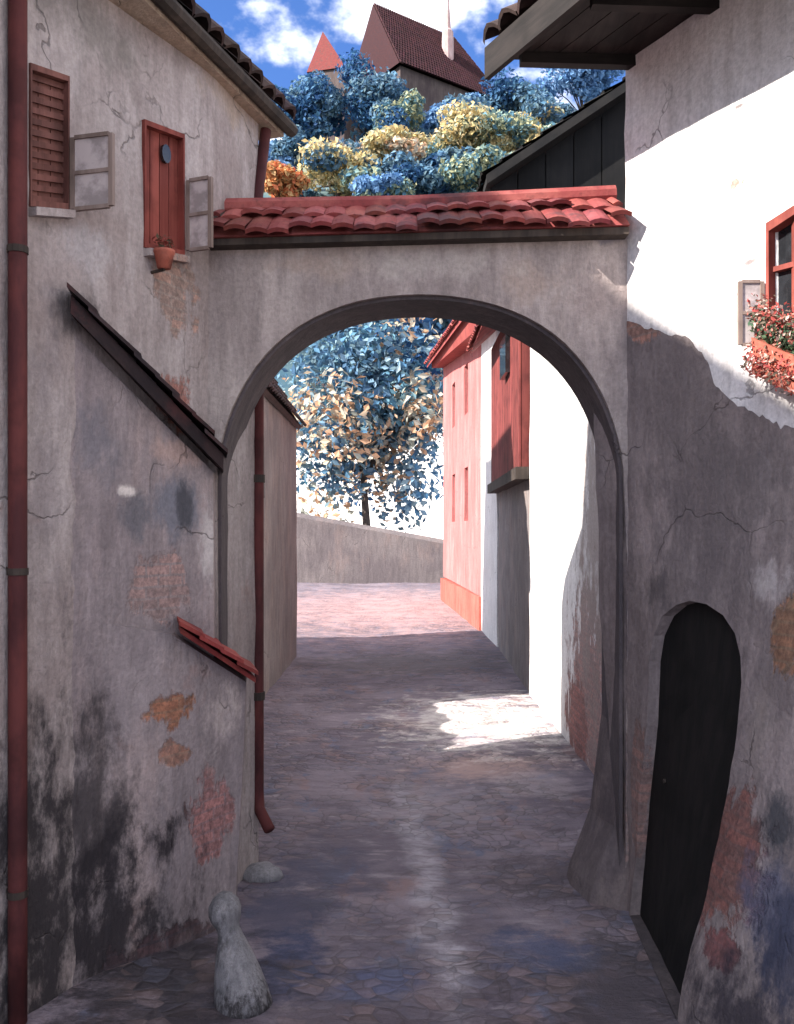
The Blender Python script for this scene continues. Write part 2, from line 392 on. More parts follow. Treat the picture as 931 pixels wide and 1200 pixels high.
M_leaf = leaf_mat('leaves'); M_bark = wood_mat('bark', (.05, .04, .035), (.09, .07, .06), sc=6)
M_clay = tile_mat('clay', (.34, .09, .06), (.42, .13, .09))
M_soil = wood_mat('soil', (.03, .022, .018), (.05, .035, .03))

# ------------------------------------------------------------------ ground, lane, hill
def hill_z(x, y):
    b = 0 if y < 58 else (0.77 * (y - 58) if y < 120 else 47.7 + 0.40 * (y - 120) if y < 200 else 79.7)
    return b + (3.0 * fbm((x * .03, y * .03, 0), 1, 3) if y > 60 else 0)
m, nt, b = mat_new('earth')
g = N(nt, 'ShaderNodeNewGeometry'); n1 = noise_n(nt, g.outputs['Position'], .4, 6, .65)
nt.links.new(mix_n(nt, ramp_n(nt, n1, .35, .65), (.13, .11, .10), (.22, .19, .17)), b.inputs['Base Color']); M_earth = m
mb = MB(); mb.quad((-600, -300, -.06), (600, -300, -.06), (600, 900, -.06), (-600, 900, -.06))
o = mb.build('ground', M_earth); o['kind'] = 'structure'

m, nt, b = mat_new('lane'); g = N(nt, 'ShaderNodeNewGeometry'); pos = g.outputs['Position']
na = noise_n(nt, pos, 0.9, 6, .6); nb = noise_n(nt, pos, 2.4, 6, .65, (1, .55, 1), (3, 1, 0)); nc = noise_n(nt, pos, 3.1, 5, .65, (1, .6, 1), (7, 9, 0)); nd = noise_n(nt, pos, 9, 5, .7, (.35, 1, 1), (1, 2, 0))
ne = noise_n(nt, pos, 45, 3, .7)
col = mix_n(nt, ramp_n(nt, na, .36, .64), (.125, .104, .130), (.21, .175, .205))
col = mix_n(nt, ramp_n(nt, nb, .55, .68, 0, .55), col, (.25, .155, .145))
col = mix_n(nt, ramp_n(nt, nc, .56, .66, 0, .6), col, (.10, .125, .20))
col = mix_n(nt, ramp_n(nt, nd, .5, .72, 0, .55), col, (.075, .063, .075))
col = mix_n(nt, ramp_n(nt, nd, .46, .30, 0, .5), col, (.33, .29, .31))
sx = N(nt, 'ShaderNodeSeparateXYZ'); nt.links.new(pos, sx.inputs[0])
nsl0 = noise_n(nt, pos, 3.2, 5, .6, None, (1, 1, 4))
line = math_n(nt, 'ADD', math_n(nt, 'MULTIPLY', sx.outputs['Y'], -.072), .60)                 # the worn pale runnel down the middle
dd = math_n(nt, 'ABSOLUTE', math_n(nt, 'SUBTRACT', math_n(nt, 'ADD', sx.outputs['X'], math_n(nt, 'MULTIPLY', math_n(nt, 'SUBTRACT', nsl0, .5), .45)), line))
run = math_n(nt, 'MULTIPLY', ramp_n(nt, dd, .17, .0, 0, .8), ramp_n(nt, sx.outputs['Y'], 8.5, 6.8))
run = math_n(nt, 'MULTIPLY', run, ramp_n(nt, nd, .72, .42, .15, .85))
col = mix_n(nt, run, col, (.43, .40, .44))
nsl = noise_n(nt, pos, 4.0, 6, .72, (.7, 1, 1), (5, 5, 0))
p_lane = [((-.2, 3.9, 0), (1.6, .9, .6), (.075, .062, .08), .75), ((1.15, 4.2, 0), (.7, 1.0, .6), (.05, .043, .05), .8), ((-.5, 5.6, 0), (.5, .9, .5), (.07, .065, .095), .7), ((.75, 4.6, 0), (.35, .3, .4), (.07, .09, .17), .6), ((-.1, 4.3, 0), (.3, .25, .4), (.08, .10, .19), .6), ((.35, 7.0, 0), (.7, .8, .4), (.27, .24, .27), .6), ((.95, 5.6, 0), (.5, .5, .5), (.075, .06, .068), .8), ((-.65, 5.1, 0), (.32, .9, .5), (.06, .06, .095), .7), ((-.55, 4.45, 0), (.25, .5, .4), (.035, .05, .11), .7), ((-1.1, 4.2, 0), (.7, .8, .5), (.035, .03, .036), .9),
          ((.85, 8.2, 0), (.8, .6, .5), (.36, .25, .23), .8), ((1.2, 7.6, 0), (.6, .6, .5), (.30, .26, .28), .7), ((.15, 10, 0), (.5, .5, .5), (.22, .13, .11), .5), ((0, 25, 0), (6, 9, 2), (.34, .225, .225), .9), ((1.1, 10.2, 0), (1.5, 2.0, .5), (.52, .48, .46), .85), ((.3, 14.6, 0), (2.5, 2, 1), (.10, .09, .095), .7)]  # sunlight on strip and far road, and the shade between, painted in as tones
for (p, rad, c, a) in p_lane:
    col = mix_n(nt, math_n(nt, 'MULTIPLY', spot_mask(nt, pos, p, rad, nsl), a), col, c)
vo = N(nt, 'ShaderNodeTexVoronoi', feature='DISTANCE_TO_EDGE'); vo.inputs['Scale'].default_value = 11.5; vo.inputs['Randomness'].default_value = .8
vc = N(nt, 'ShaderNodeTexVoronoi', feature='F1'); vc.inputs['Scale'].default_value = 11.5; vc.inputs['Randomness'].default_value = .8
wm = N(nt, 'ShaderNodeMapping'); wm.inputs['Scale'].default_value = (.85, 1.1, .02)
wv = N(nt, 'ShaderNodeTexNoise'); wv.inputs['Scale'].default_value = 3.0; nt.links.new(pos, wv.inputs[0])
wa = N(nt, 'ShaderNodeVectorMath', operation='MULTIPLY_ADD'); nt.links.new(wv.outputs['Color'], wa.inputs[0]); wa.inputs[1].default_value = (.18, .18, 0); nt.links.new(pos, wa.inputs[2])
nt.links.new(wa.outputs[0], wm.inputs[0]); nt.links.new(wm.outputs[0], vo.inputs['Vector']); nt.links.new(wm.outputs[0], vc.inputs['Vector'])
cob = ramp_n(nt, noise_n(nt, pos, 1.6, 5, .6, None, (8, 3, 2)), .40, .62, 0.75, .0)
sc_ = N(nt, 'ShaderNodeSeparateColor'); nt.links.new(vc.outputs['Color'], sc_.inputs[0])
col = mix_n(nt, math_n(nt, 'MULTIPLY', cob, ramp_n(nt, sc_.outputs[0], .55, .95, 0, .45)), col, (.10, .105, .145))
col = mix_n(nt, math_n(nt, 'MULTIPLY', cob, ramp_n(nt, sc_.outputs[1], .6, .95, 0, .45)), col, (.24, .165, .155))
col = mix_n(nt, math_n(nt, 'MULTIPLY', cob, ramp_n(nt, sc_.outputs[2], .55, .95, 0, .5)), col, (.07, .06, .066))
col = mix_n(nt, math_n(nt, 'MULTIPLY', ramp_n(nt, vo.outputs[0], .07, .0, 0, .6), cob), col, (.05, .043, .046))
nt.links.new(col, b.inputs['Base Color'])
hh = math_n(nt, 'ADD', math_n(nt, 'MULTIPLY', math_n(nt, 'MULTIPLY', ramp_n(nt, vo.outputs[0], 0, .22), .5), cob), math_n(nt, 'ADD', math_n(nt, 'MULTIPLY', ne, .35), nd))
bump_n(nt, b, hh, .8, .035); M_lane = m
ys = []; y = -3.0
while y < 46: ys.append(y); y += .055 if 2.5 < y < 9 else (.14 if y < 16 else .5)
xs = [-7 + i * .09 if False else -7 + 14 * i / 190 for i in range(191)]
def lane_z(x, y):
    c = .60 - .072 * y
    d = min(abs(x - c), 1.6)
    z = .03 * (d / 1.2) ** 1.3 - .012 + .035 * fbm((x, y * .8, 0), 1.3, 3) + .016 * fbm((x, y, 3), 6.0, 2)
    return z
mb = MB()
vs = [(x, y, lane_z(x, y)) for y in ys for x in xs]; nx = len(xs)
mb.add(vs, [(j * nx + i, j * nx + i + 1, (j + 1) * nx + i + 1, (j + 1) * nx + i) for j in range(len(ys) - 1) for i in range(nx - 1)])
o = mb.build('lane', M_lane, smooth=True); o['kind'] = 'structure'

m, nt, b = mat_new('hill grass'); g = N(nt, 'ShaderNodeNewGeometry'); n1 = noise_n(nt, g.outputs['Position'], .25, 6, .65)
nt.links.new(mix_n(nt, ramp_n(nt, n1, .35, .65), (.03, .07, .10), (.09, .13, .12)), b.inputs['Base Color']); M_hill = m
mb = MB(); hx = [-220 + 440 * i / 70 for i in range(71)]; hy = [57 + 260 * j / 60 for j in range(61)]
vs = [(x, y, hill_z(x, y) - (.1 if y > 57.5 else .5)) for y in hy for x in hx]
mb.add(vs, [(j * 71 + i, j * 71 + i + 1, (j + 1) * 71 + i + 1, (j + 1) * 71 + i) for j in range(60) for i in range(70)])
o = mb.build('hill', M_hill, smooth=True); o['kind'] = 'structure'

# ------------------------------------------------------------------ house on the left
def quadpx(surf, pts): return [hit(surf, *p) for p in pts]
lh = thing('house', 'grey plastered house with two brown shuttered windows and dark overhanging roof, standing before the arch', 'house', (-1.6, 4.0, 0))
W1 = quadpx(LW, [(34, 242), (80, 246), (80, 90), (34, 74)]); W2 = quadpx(LW, [(168, 290), (215, 300), (215, 158), (168, 140)])
inw = Vector((-1, .5, 0)).normalized()
def lmap(u, v, w): return Vector((LW(u), u, v)) + inw * w
mb = MB()
slab(mb, [(-2.5, -.1), (5.75, -.1), (5.75, 4.85), (-2.5, 4.85)], [[(p.y, p.z) for p in W1], [(p.y, p.z) for p in W2]], lmap, .38, .14)
def rbox(x0, y0, x1, y1, z0, z1): mb.hexa([(x0, y0, z0), (x1, y0, z0), (x1, y1, z0), (x0, y1, z0)], [(x0, y0, z1), (x1, y0, z1), (x1, y1, z1), (x0, y1, z1)])
mb.hexa([(-1.30, 5.72, -.1), (-1.25, 7.85, -.1), (-1.75, 7.85, -.1), (-1.8, 5.72, -.1)], [(-1.30, 5.72, 5.3), (-1.25, 7.85, 3.9), (-1.75, 7.85, 3.9), (-1.8, 5.72, 5.3)])  # thin rear wing, unseen, added to shade the wall beyond the arch
mb.hexa([(-1.27, 5.70, -.1), (-.90, 5.752, -.1), (-.93, 5.95, -.1), (-1.35, 5.95, -.1)], [(-1.27, 5.70, 4.8), (-.90, 5.752, 4.8), (-.93, 5.95, 4.8), (-1.35, 5.95, 4.8)])
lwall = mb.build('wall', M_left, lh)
# roof: eave A-B, steep unseen ridge shaped for its cast shadow, thick dark edge
eA, eB = ray(180, 0, 4.44), ray(336, 152, 5.93)
ed = (eB - eA).normalized(); ed.z = 0; ed.normalize(); e0 = eB - ed * 9.5; e0.z = eB.z = 4.86
back = Vector((-ed.y, ed.x, 0)).normalized()
rise = math.tan(math.radians(46))
T0, T1 = e0 + back * 4 + Vector((0, 0, 4 * rise)), eB + back * 4 - ed * 2.6 + Vector((0, 0, 4 * rise))
mb = MB()
th = Vector((0, 0, .07))
mb.hexa([e0, eB, T1, T0], [e0 + th, eB + th, T1 + th, T0 + th])
B0, B1 = T0 + back * 4 - Vector((0, 0, 4 * rise)), T1 - ed * .9 + back * 4 - Vector((0, 0, 4 * rise))
mb.add([eB, T1, B1], [(0, 1, 2)])
mb.hexa([T0, T1, B1, B0], [T0 + th, T1 + th, B1 + th, B0 + th])
tiles(mb, e0 + th, eB + th, T0 + th, T1 + th, 60, 22)
lroof = mb.build('roof', M_tdark, lh)
mb = MB()
so_ = [e0 - Vector((0, 0, .035)) + back * .02, eB - Vector((0, 0, .035)) + back * .02]
mb.hexa([so_[0], so_[1], so_[1] + back * .55 , so_[0] + back * .55], [so_[0] + Vector((0, 0, .033)), so_[1] + Vector((0, 0, .033)), so_[1] + back * .55 + Vector((0, 0, .033)), so_[0] + back * .55 + Vector((0, 0, .033))])
mb.build('soffit', M_tan, lh)
mb = MB(); mb.tube([e0 + Vector((.02, 0, .02)), eB + Vector((.02, 0, .02)) + ed * .04], .045, 8); mb.build('gutter', M_wdark, lh)
# the two windows
def boards(mb, q, off, n, surfdir, th=.025, slats=0):
    """vertical boards filling quad q (bl, br, tr, tl), set back by off"""
    for i in range(n):
        a, b2 = i / n + .012, (i + 1) / n - .012
        g = R.uniform(.75, 1.1)
        p = [q[0].lerp(q[1], a), q[0].lerp(q[1], b2), q[3].lerp(q[2], b2), q[3].lerp(q[2], a)]
        mb.hexa([x + surfdir * off for x in p], [x + surfdir * (off + th) for x in p], (g, g, g))
    for k in range(slats):
        a0 = (k + .2) / slats; a1 = (k + .75) / slats
        p = [q[0].lerp(q[3], a0), q[1].lerp(q[2], a0), q[1].lerp(q[2], a1), q[0].lerp(q[3], a1)]
        g = R.uniform(.7, 1.1)
        mb.hexa([x + surfdir * (off - .012) for x in p], [p[0] + surfdir * (off + .004), p[1] + surfdir * (off + .004), p[2] + surfdir * (off - .004), p[3] + surfdir * (off - .004)], (g, g, g))
def ring(mb, q, w, off, d, dirv):
    """a frame lying inside quad q"""
    c = (q[0] + q[1] + q[2] + q[3]) / 4
    for i in range(4):
        a, b2 = q[i], q[(i + 1) % 4]
        ai = a + (c - a).normalized() * w * 1.3; bi = b2 + (c - b2).normalized() * w * 1.3
        p = [a, b2, bi, ai]
        mb.hexa([x + dirv * off for x in p], [x + dirv * (off + d) for x in p])
def sash(parent, h, wv, z0, z1, bars, bw=.014):
    """an open casement hinged at h (x, y), leaf vector wv, from z0 to z1"""
    h = Vector((h[0], h[1], 0)); wv = Vector(wv); mb = MB()
    nrm = Vector((-wv.y, wv.x, 0)).normalized(); e = wv.normalized()
    P = lambda a, z: h + wv * a + Vector((0, 0, z))
    for a in (0, 1): mb.bar(P(a, z0), P(a, z1), bw * 1.6, bw * 1.5, nrm)
    for k in range(bars + 1):
        z = z0 + (z1 - z0) * k / bars; mb.bar(P(0, z) + e * bw * .8, P(1, z) - e * bw * .8, bw * 1.3, bw * 1.4, nrm)
    s = mb.build('casement', M_bar, parent)
    mb = MB(); t = nrm * .002
    mb.hexa([P(.03, z0) - t, P(.97, z0) - t, P(.97, z0) + t, P(.03, z0) + t], [P(.03, z1) - t, P(.97, z1) - t, P(.97, z1) + t, P(.03, z1) + t])
    mb.build('pane', M_pane, s)
    return s
def lwin(q, mat, label, casement, nb, slats, knot):
    mb = MB(); ring(mb, q, .022, -.012, .09, inw)
    f = mb.build('window', M_shutb if mat is M_shutb else M_shutr, lh); f['label'] = label
    mb = MB(); qq = [p.lerp((q[0] + q[1] + q[2] + q[3]) / 4, .06) for p in q]
    boards(mb, qq, .03, nb, inw, slats=slats); mb.build('shutter', mat, f)
    if knot:
        mb = MB(); c = hit(LW, *knot[:2]); w, hgt = knot[2], knot[3]
        d = Vector((.5, 1, 0)).normalized()
        pts = [c + d * (w * math.cos(a)) + Vector((0, 0, hgt * math.sin(a))) - inw * .002 for a in [2 * math.pi * k / 14 for k in range(14)]]
        mb.hexa([p - inw * -.004 for p in pts], [p + inw * .022 for p in pts]); mb.build('peephole', M_panedark, f)
    (x0, y0, x1, y1), Yc = casement
    a, b2 = ray(x0, y0, Yc), ray(x1, y1, Yc - .05); z1, z0 = a.z, b2.z
    sash(f, (a.x, a.y), (b2.x - a.x, b2.y - a.y, 0), z0, z1, 2)
    mb = MB(); s0, s1 = q[0] - inw * .05, q[1] - inw * .05
    mb.hexa([s0 - Vector((0, 0, .045)), s1 - Vector((0, 0, .045)), q[1] - Vector((0, 0, .045)) + inw * .02, q[0] - Vector((0, 0, .045)) + inw * .02],
            [s0 - Vector((0, 0, .008)), s1 - Vector((0, 0, .008)), q[1] - Vector((0, 0, .004)) + inw * .02, q[0] - Vector((0, 0, .004)) + inw * .02])
    mb.build('sill', M_left, f)
lwin(W1, M_shutb, 'window with dark brown slatted shutter beside the drainpipe', ((86, 162, 131, 241), 4.16), 3, 12, None)
lwin(W2, M_shutr, 'window with red brown boarded shutter near the arch', ((221, 212, 247, 290), 4.88), 4, 0, (196, 180, .035, .05))
# pipes
mb = MB(); p0, p1 = hit(LW, 22, 900), hit(LW, 22, 200)
py_ = 3.86; px_ = ray(21, 0, py_).x
mb.tube([(px_, py_, .05 + k * .5) for k in range(10)] + [(px_ + .04, py_, 4.83)], .040, 12)
dp = mb.build('drainpipe', M_pipe, lh, True)
for z in (.6, 2.0, 3.4):
    mb = MB(); mb.tube([(px_, py_, z), (px_, py_, z + .03)], .045, 12); mb.bar((px_, py_, z + .025), (px_ - .16, py_ + .05, z + .025), .02, .03); mb.build('bracket', M_wdark, dp, False)
cx_, cy_ = -.895, 5.72
mb = MB(); mb.tube([(cx_ + .09, cy_ - .12, .30), (cx_ + .01, cy_ - .02, .40)] + [(cx_, cy_, .5 + k * .5) for k in range(8)] + [(cx_ - .01, cy_, 4.3), (cx_ + .04, cy_ + .06, 4.8)], .036, 12)
dp2 = mb.build('drainpipe', M_pipe, lh, True); dp2['label'] = 'thin dark red pipe down the corner behind the arch'
for z in (1.1, 2.5, 3.7):
    mb = MB(); mb.tube([(cx_, cy_, z), (cx_, cy_, z + .05)], .044, 12); mb.build('bracket', M_wdark, dp2)

# ------------------------------------------------------------------ buttress against the left house
bt = thing('buttress', 'stained plaster buttress with a sloping dark tiled top, leaning on the left house', 'buttress', (-1.1, 4.8, 0))
binw = Vector((-.85, .6, 0)).normalized()
def bmap(u, v, w): return Vector((BW(u), u, v)) + Vector((-.15, 1, 0)) * w
mb = MB()
out = [hit(BW, *p) for p in [(78, 384), (250, 553), (252, 1000), (258, 1068)]]
o2 = [(p.y, p.z) for p in out] + [(4.97, -.1), (3.5, -.1), (3.5, out[0].z)]
slab(mb, o2, [], bmap, .75, .12, .014)
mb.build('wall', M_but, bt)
mb = MB()
lo = [hit(BW, *p) for p in [(195, 742), (281, 797), (277, 900), (268, 1062)]]
o3 = [(p.y, p.z) for p in lo] + [(lo[-1].y + .01, -.1), (3.6, -.1), (3.6, lo[0].z - .35), (4.3, lo[0].z - .12)]
o3 = [(p.y, p.z) for p in lo] + [(lo[-1].y, -.1), (3.7, -.1), (3.7, 1.3), (4.3, 1.75)]
def bmap2(u, v, w):
    k = min(max((u - 4.15) / .55, 0), 1); k = k * k * (3 - 2 * k)
    return Vector((BW(u), u, v)) + Vector((.05, -.075, 0)) * (1.35 * k - .35) + Vector((-.15, 1, 0)) * w
slab(mb, o3, [], bmap2, .8, .10, .02)
mb.build('footing', M_but, bt)
def coping(name, p, q, rise, dep, mat, n, wdt):
    """a tiled capping on a slope from p down to q"""
    mb = MB(); fr = Vector((.06, -.085, 0)); bk = Vector((-.15, 1, 0)) * dep; up = Vector((0, 0, rise))
    mb.hexa([p + fr, q + fr, q + bk, p + bk], [p + fr + up, q + fr + up, q + bk + up, p + bk + up], (.7, .7, .7))
    for k in range(n):
        a, b2 = p.lerp(q, k / n - .02), p.lerp(q, (k + 1.18) / n if k < n - 1 else 1.03)
        g = R.uniform(.55, 1.15); c = (g, g, g); lift = Vector((0, 0, .028)); j = R.uniform(-.012, .012)
        a_, b_ = a + up + lift * .3, b2 + up + lift
        f2 = fr * 1.35 + Vector((j, j, 0))
        mb.hexa([a_ + f2, b_ + f2, b_ + bk, a_ + bk], [a_ + f2 + Vector((0, 0, .022)), b_ + f2 + Vector((0, 0, .022)), b_ + bk + Vector((0, 0, .022)), a_ + bk + Vector((0, 0, .022))], c)
    return mb.build(name, mat, bt)
M_cop = tile_mat('coping tiles', (.030, .022, .026), (.050, .032, .034), moss=(.10, .03, .03), moss_amt=.35)
coping('coping', hit(BW, 76, 372), hit(BW, 253, 552), .085, .7, M_cop, 8, .1)
M_cop2 = tile_mat('red coping tiles', (.26, .045, .045), (.38, .085, .07), moss=(.03, .022, .026), moss_amt=.85)
coping('coping', hit(BW, 196, 738) + Vector((.05, -.075, 0)), hit(BW, 283, 795) + Vector((.05, -.075, 0)), .03, .25, M_cop2, 4, .1)['label'] = 'short red tiled ledge on the footing'

# ------------------------------------------------------------------ the arch across the lane
ar = thing('archway', 'plastered wall with round arch across the lane and red tiled coping', 'archway', (.15, 5.3, 0))
AT = .46
acx = ray(493, 570, AY); hw = 239 / F * AY; rise_ = (570 - 338) / F * AY; sz = acx.z
def arc(n=40, dr=0.0): return [(acx.x + (hw + dr) * math.cos(math.pi * k / n), sz + (rise_ + dr) * math.sin(math.pi * k / n) * (1 + .03 * math.sin(3 * math.pi * k / n))) for k in range(n + 1)]
A = arc()
top = 3.89
outl = [(-1.35, -.1), (-1.02, -.1)] + list(reversed(A)) + [(1.325, 2.0), (1.315, -.1), (1.75, -.1), (1.75, top + .03), (.6, top), (-.4, top - .04), (-1.35, top - .06)]
mb = MB(); slab(mb, outl, [], lambda u, v, w: Vector((u, AY + w, v)), AT, .13, .014)
mb.build('wall', M_arch, ar)
# shade of the soffit, put in as an added dark lining
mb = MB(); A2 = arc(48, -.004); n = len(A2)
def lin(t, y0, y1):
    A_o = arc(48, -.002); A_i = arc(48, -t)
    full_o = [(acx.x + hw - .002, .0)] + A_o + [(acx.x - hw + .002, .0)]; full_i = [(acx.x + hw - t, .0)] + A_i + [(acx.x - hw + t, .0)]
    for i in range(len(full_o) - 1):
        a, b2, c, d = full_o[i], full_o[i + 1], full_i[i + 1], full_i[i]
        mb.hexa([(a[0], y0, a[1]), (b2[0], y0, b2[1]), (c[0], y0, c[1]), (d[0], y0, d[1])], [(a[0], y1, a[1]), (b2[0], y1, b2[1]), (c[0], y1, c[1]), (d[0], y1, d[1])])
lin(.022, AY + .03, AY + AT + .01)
mb.build('soffit_shade', M_arch_shade, ar)
# battered foot of the right pier
mb = MB()
rings = []
for z, ox, oy in ((-.05, .25, .13), (.10, .215, .10), (.45, .085, .03), (1.15, .0, .0)):
    x0 = 1.30 - ox
    rings.append([(x0 + .06, AY + .12 - oy * .2, z), (x0 + .20, AY - .01 - oy * .05, z), (1.34, AY - .012 - oy * .1, z), (1.5, AY + .2, z), (1.5, AY + AT, z), (x0, AY + AT + .02, z), (x0, AY + .34, z)])
vs = [p for r in rings for p in r]; k = 7
mb.add(vs, [(j * k + i, j * k + (i + 1) % k, (j + 1) * k + (i + 1) % k, (j + 1) * k + i) for j in range(3) for i in range(k)] + [tuple(3 * k + i for i in range(k))])
M_pier_dark = plaster('dark pier plaster', (.105, .085, .09), (.165, .135, .135), (.24, .19, .18))  # darker than the arch wall plaster
mb.build('pier_foot', M_pier_dark, ar)
mb = MB(); f0, f1 = Vector((-1.08, AY - .12, 3.84)), Vector((1.31, AY - .12, 3.91)); rg = Vector((0, .36, .27))
mb.hexa([f0, f1, f1 + Vector((0, .72, 0)), f0 + Vector((0, .72, 0))], [f0 + rg * .98, f1 + rg * .98, f1 + rg * 1.02, f0 + rg * 1.02])
tiles(mb, f0 + Vector((0, 0, .005)), f1 + Vector((0, 0, .005)), f0 + rg, f1 + rg, 20, 2, .12, .05, .45, 1.2)
tiles(mb, f1 + Vector((0, .72, .005)), f0 + Vector((0, .72, .005)), f1 + rg, f0 + rg, 20, 2, .12, .05, .45, 1.2)
mb.tube([f0 + rg + Vector((0, 0, .02)), (f0 + f1) / 2 + rg + Vector((0, 0, .005)), f1 + rg + Vector((0, 0, .03))], .06, 10)
mb.build('coping', M_tred, ar)
mb = MB(); mb.hexa([(-1.07, AY - .10, 3.80), (1.31, AY - .10, 3.865), (1.31, AY - .003, 3.865), (-1.07, AY - .003, 3.80)], [(-1.07, AY - .10, 3.836), (1.31, AY - .10, 3.905), (1.31, AY - .003, 3.905), (-1.07, AY - .003, 3.836)]); mb.build('cornice', M_wdark, ar)

# ------------------------------------------------------------------ house on the right
rh = thing('house', 'whitewashed house with battered foot, black arched doorway and deep dark eaves, right before the arch', 'house', (1.5, 4.4, 0))
dl = [(739, 1072), (749, 960), (760, 850), (763, 775), (768, 745), (779, 722), (794, 709), (811, 704), (829, 708), (846, 721), (858, 742), (865, 770), (867, 800), (855, 900), (838, 1000), (812, 1110), (795, 1190)]
dpts = [hit(RW, *p) for p in dl]
dpoly = [(p.y, p.z) for p in dpts]; dpoly[0] = (dpoly[0][0], .0); dpoly = dpoly[:-1] + [(dpoly[-1][0] - .01, 0.0)]
WR = [hit(RW, *p) for p in [(900, 425), (958, 452), (958, 225), (900, 262)]]
def rmap(u, v, w): return Vector((RW(u, v) + w, u, v))
mb = MB(); zs = 2.62; E_top = ray(574, 68, 5.14).z - .035
def split(poly): return poly
shade_edge = [(q.y, q.z) for q in [hit(RW, *p) for p in [(737, 376), (760, 384), (782, 392), (806, 396), (824, 420), (838, 452), (856, 470), (880, 482), (905, 496), (931, 503)]]] + [(3.2, 2.5), (2.4, 2.62)]  # wall colours split along the edge of the cast shadow
shade_edge = [q for i in range(len(shade_edge) - 1) for q in [tuple(shade_edge[i][k] + (shade_edge[i + 1][k] - shade_edge[i][k]) * t / 6 + (0 if k == 0 else .05 * fbm((shade_edge[i][0] * 5 + t * .37, i * 1.3, 2), 2.0, 3)) for k in (0, 1)) for t in range(6)]] + [shade_edge[-1]]
slab(mb, [(5.36, -.1), (5.36, shade_edge[0][1] + .02)] + shade_edge + [(-1.5, zs), (-1.5, -.1)], [dpoly], rmap, .45, .12, .02)
mb.build('lower_wall', M_right_shade, rh)
mb = MB()
slab(mb, [(5.12, shade_edge[0][1] + .002), (5.12, E_top), (-1.5, E_top), (-1.5, zs + .001)] + [(a, b + .002) for a, b in reversed(shade_edge)], [[(p.y, p.z) for p in WR]], rmap, .45, .13, .016)
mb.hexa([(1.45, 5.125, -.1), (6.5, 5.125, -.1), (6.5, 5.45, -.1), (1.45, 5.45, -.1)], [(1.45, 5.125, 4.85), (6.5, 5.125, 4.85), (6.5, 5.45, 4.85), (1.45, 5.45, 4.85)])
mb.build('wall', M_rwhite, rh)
# door
mb = MB(); dq = [Vector((RW(u, v) + .03, u, v)) for u, v in dpoly]
c = sum(dq, Vector()) / len(dq)
uc = sum(u for u, v in dpoly) / len(dpoly); vc = sum(v for u, v in dpoly) / len(dpoly)
slab(mb, [(uc + (u - uc) * 1.08, vc + (v - vc) * 1.05) for u, v in dpoly], [], lambda u, v, w: rmap(u, v, w + .055), .05, .12, .006)
door = mb.build('door', M_door, rh)
mb = MB(); hc = Vector((RW(4.75, .85) + .056, 4.75, .85)); mb.tube([hc, hc - Vector((.012, 0, 0))], .012, 8); mb.build('handle', M_wdark, door)
mb = MB(); u0, u1 = dpoly[-1][0], dpoly[0][0]
mb.hexa([(RW(u0, 0) - .005, u0, -.05), (RW(u1, 0) - .005, u1, -.05), (RW(u1, 0) + .4, u1, -.05), (RW(u0, 0) + .4, u0, -.05)], [(RW(u0, 0) - .003, u0, .015), (RW(u1, 0) - .003, u1, .015), (RW(u1, 0) + .4, u1, .05), (RW(u0, 0) + .4, u0, .05)])
mb.build('threshold', plaster('worn step', (.05, .042, .046), (.085, .07, .075), (.11, .09, .09)), rh)
# window
rin = Vector((.89, .456, 0))
mb = MB(); ring(mb, WR, .035, -.014, .10, rin); wf = mb.build('window', M_shutr, rh)
wc = sum(WR, Vector()) / 4; WE = [p + (p - wc) * .14 for p in WR]
mb = MB(); mb.hexa([p + rin * .045 for p in WE], [p + rin * .055 for p in WE]); mb.build('pane', M_panedark, wf)
mb = MB()
for k in (1, 2): mb.bar(WR[0].lerp(WR[3], k / 3) + rin * .03, WR[1].lerp(WR[2], k / 3) + rin * .03, .025, .03)
mb.bar(WR[0].lerp(WR[1], .5) + rin * .03, WR[3].lerp(WR[2], .5) + rin * .03, .03, .03); mb.build('glazing_bar', M_shutr, wf)
a = hit(RW, 898, 330); sash(wf, (a.x - .02, a.y), (-.105, .0, 0), ray(0, 404, a.y).z, a.z, 2, .012)
mb = MB(); s0, s1 = WR[0] - rin * .11, WR[1] - rin * .11; dn = Vector((0, 0, .06))
mb.hexa([s0 - dn, s1 - dn, WR[1] - dn + rin * .03, WR[0] - dn + rin * .03], [s0 - dn * .15, s1 - dn * .15, WR[1] - dn * .1 + rin * .03, WR[0] - dn * .1 + rin * .03]); mb.build('sill', M_clay, wf)
# roof and soffit
d = Vector((-.512, 1, 0)).normalized(); outn = Vector((-1, -.512, 0)).normalized()
E1 = ray(574, 68, 5.14); E0 = E1 - d * 8.0
inn = -outn - d * .45; rr_ = math.tan(math.radians(32)); up = Vector((0, 0, rr_))
T0, T1 = E0 + (inn + up) * 4.2, E1 + (inn + up) * 4.2
mb = MB(); th = Vector((0, 0, .06))
mb.hexa([E0, E1, T1, T0], [E0 + th, E1 + th, T1 + th, T0 + th])
B0, B1 = T0 + inn * 4.2 - up * 4.2, T1 + inn * 4.2 - up * 4.2
mb.hexa([T0, T1, B1, B0], [T0 + th, T1 + th, B1 + th, B0 + th])
tiles(mb, E1 + th, E0 + th, T1 + th, T0 + th, 46, 24)
mb.hexa([E1 + (inn + up) * .8 - d * .3, T1 - d * .3, E1 + inn * 4.2 - d * .3], [E1 + (inn + up) * .8 - d * .25, T1 - d * .25, E1 + inn * 4.2 - d * .25])
mb.build('roof', M_tdark, rh)
mb = MB()
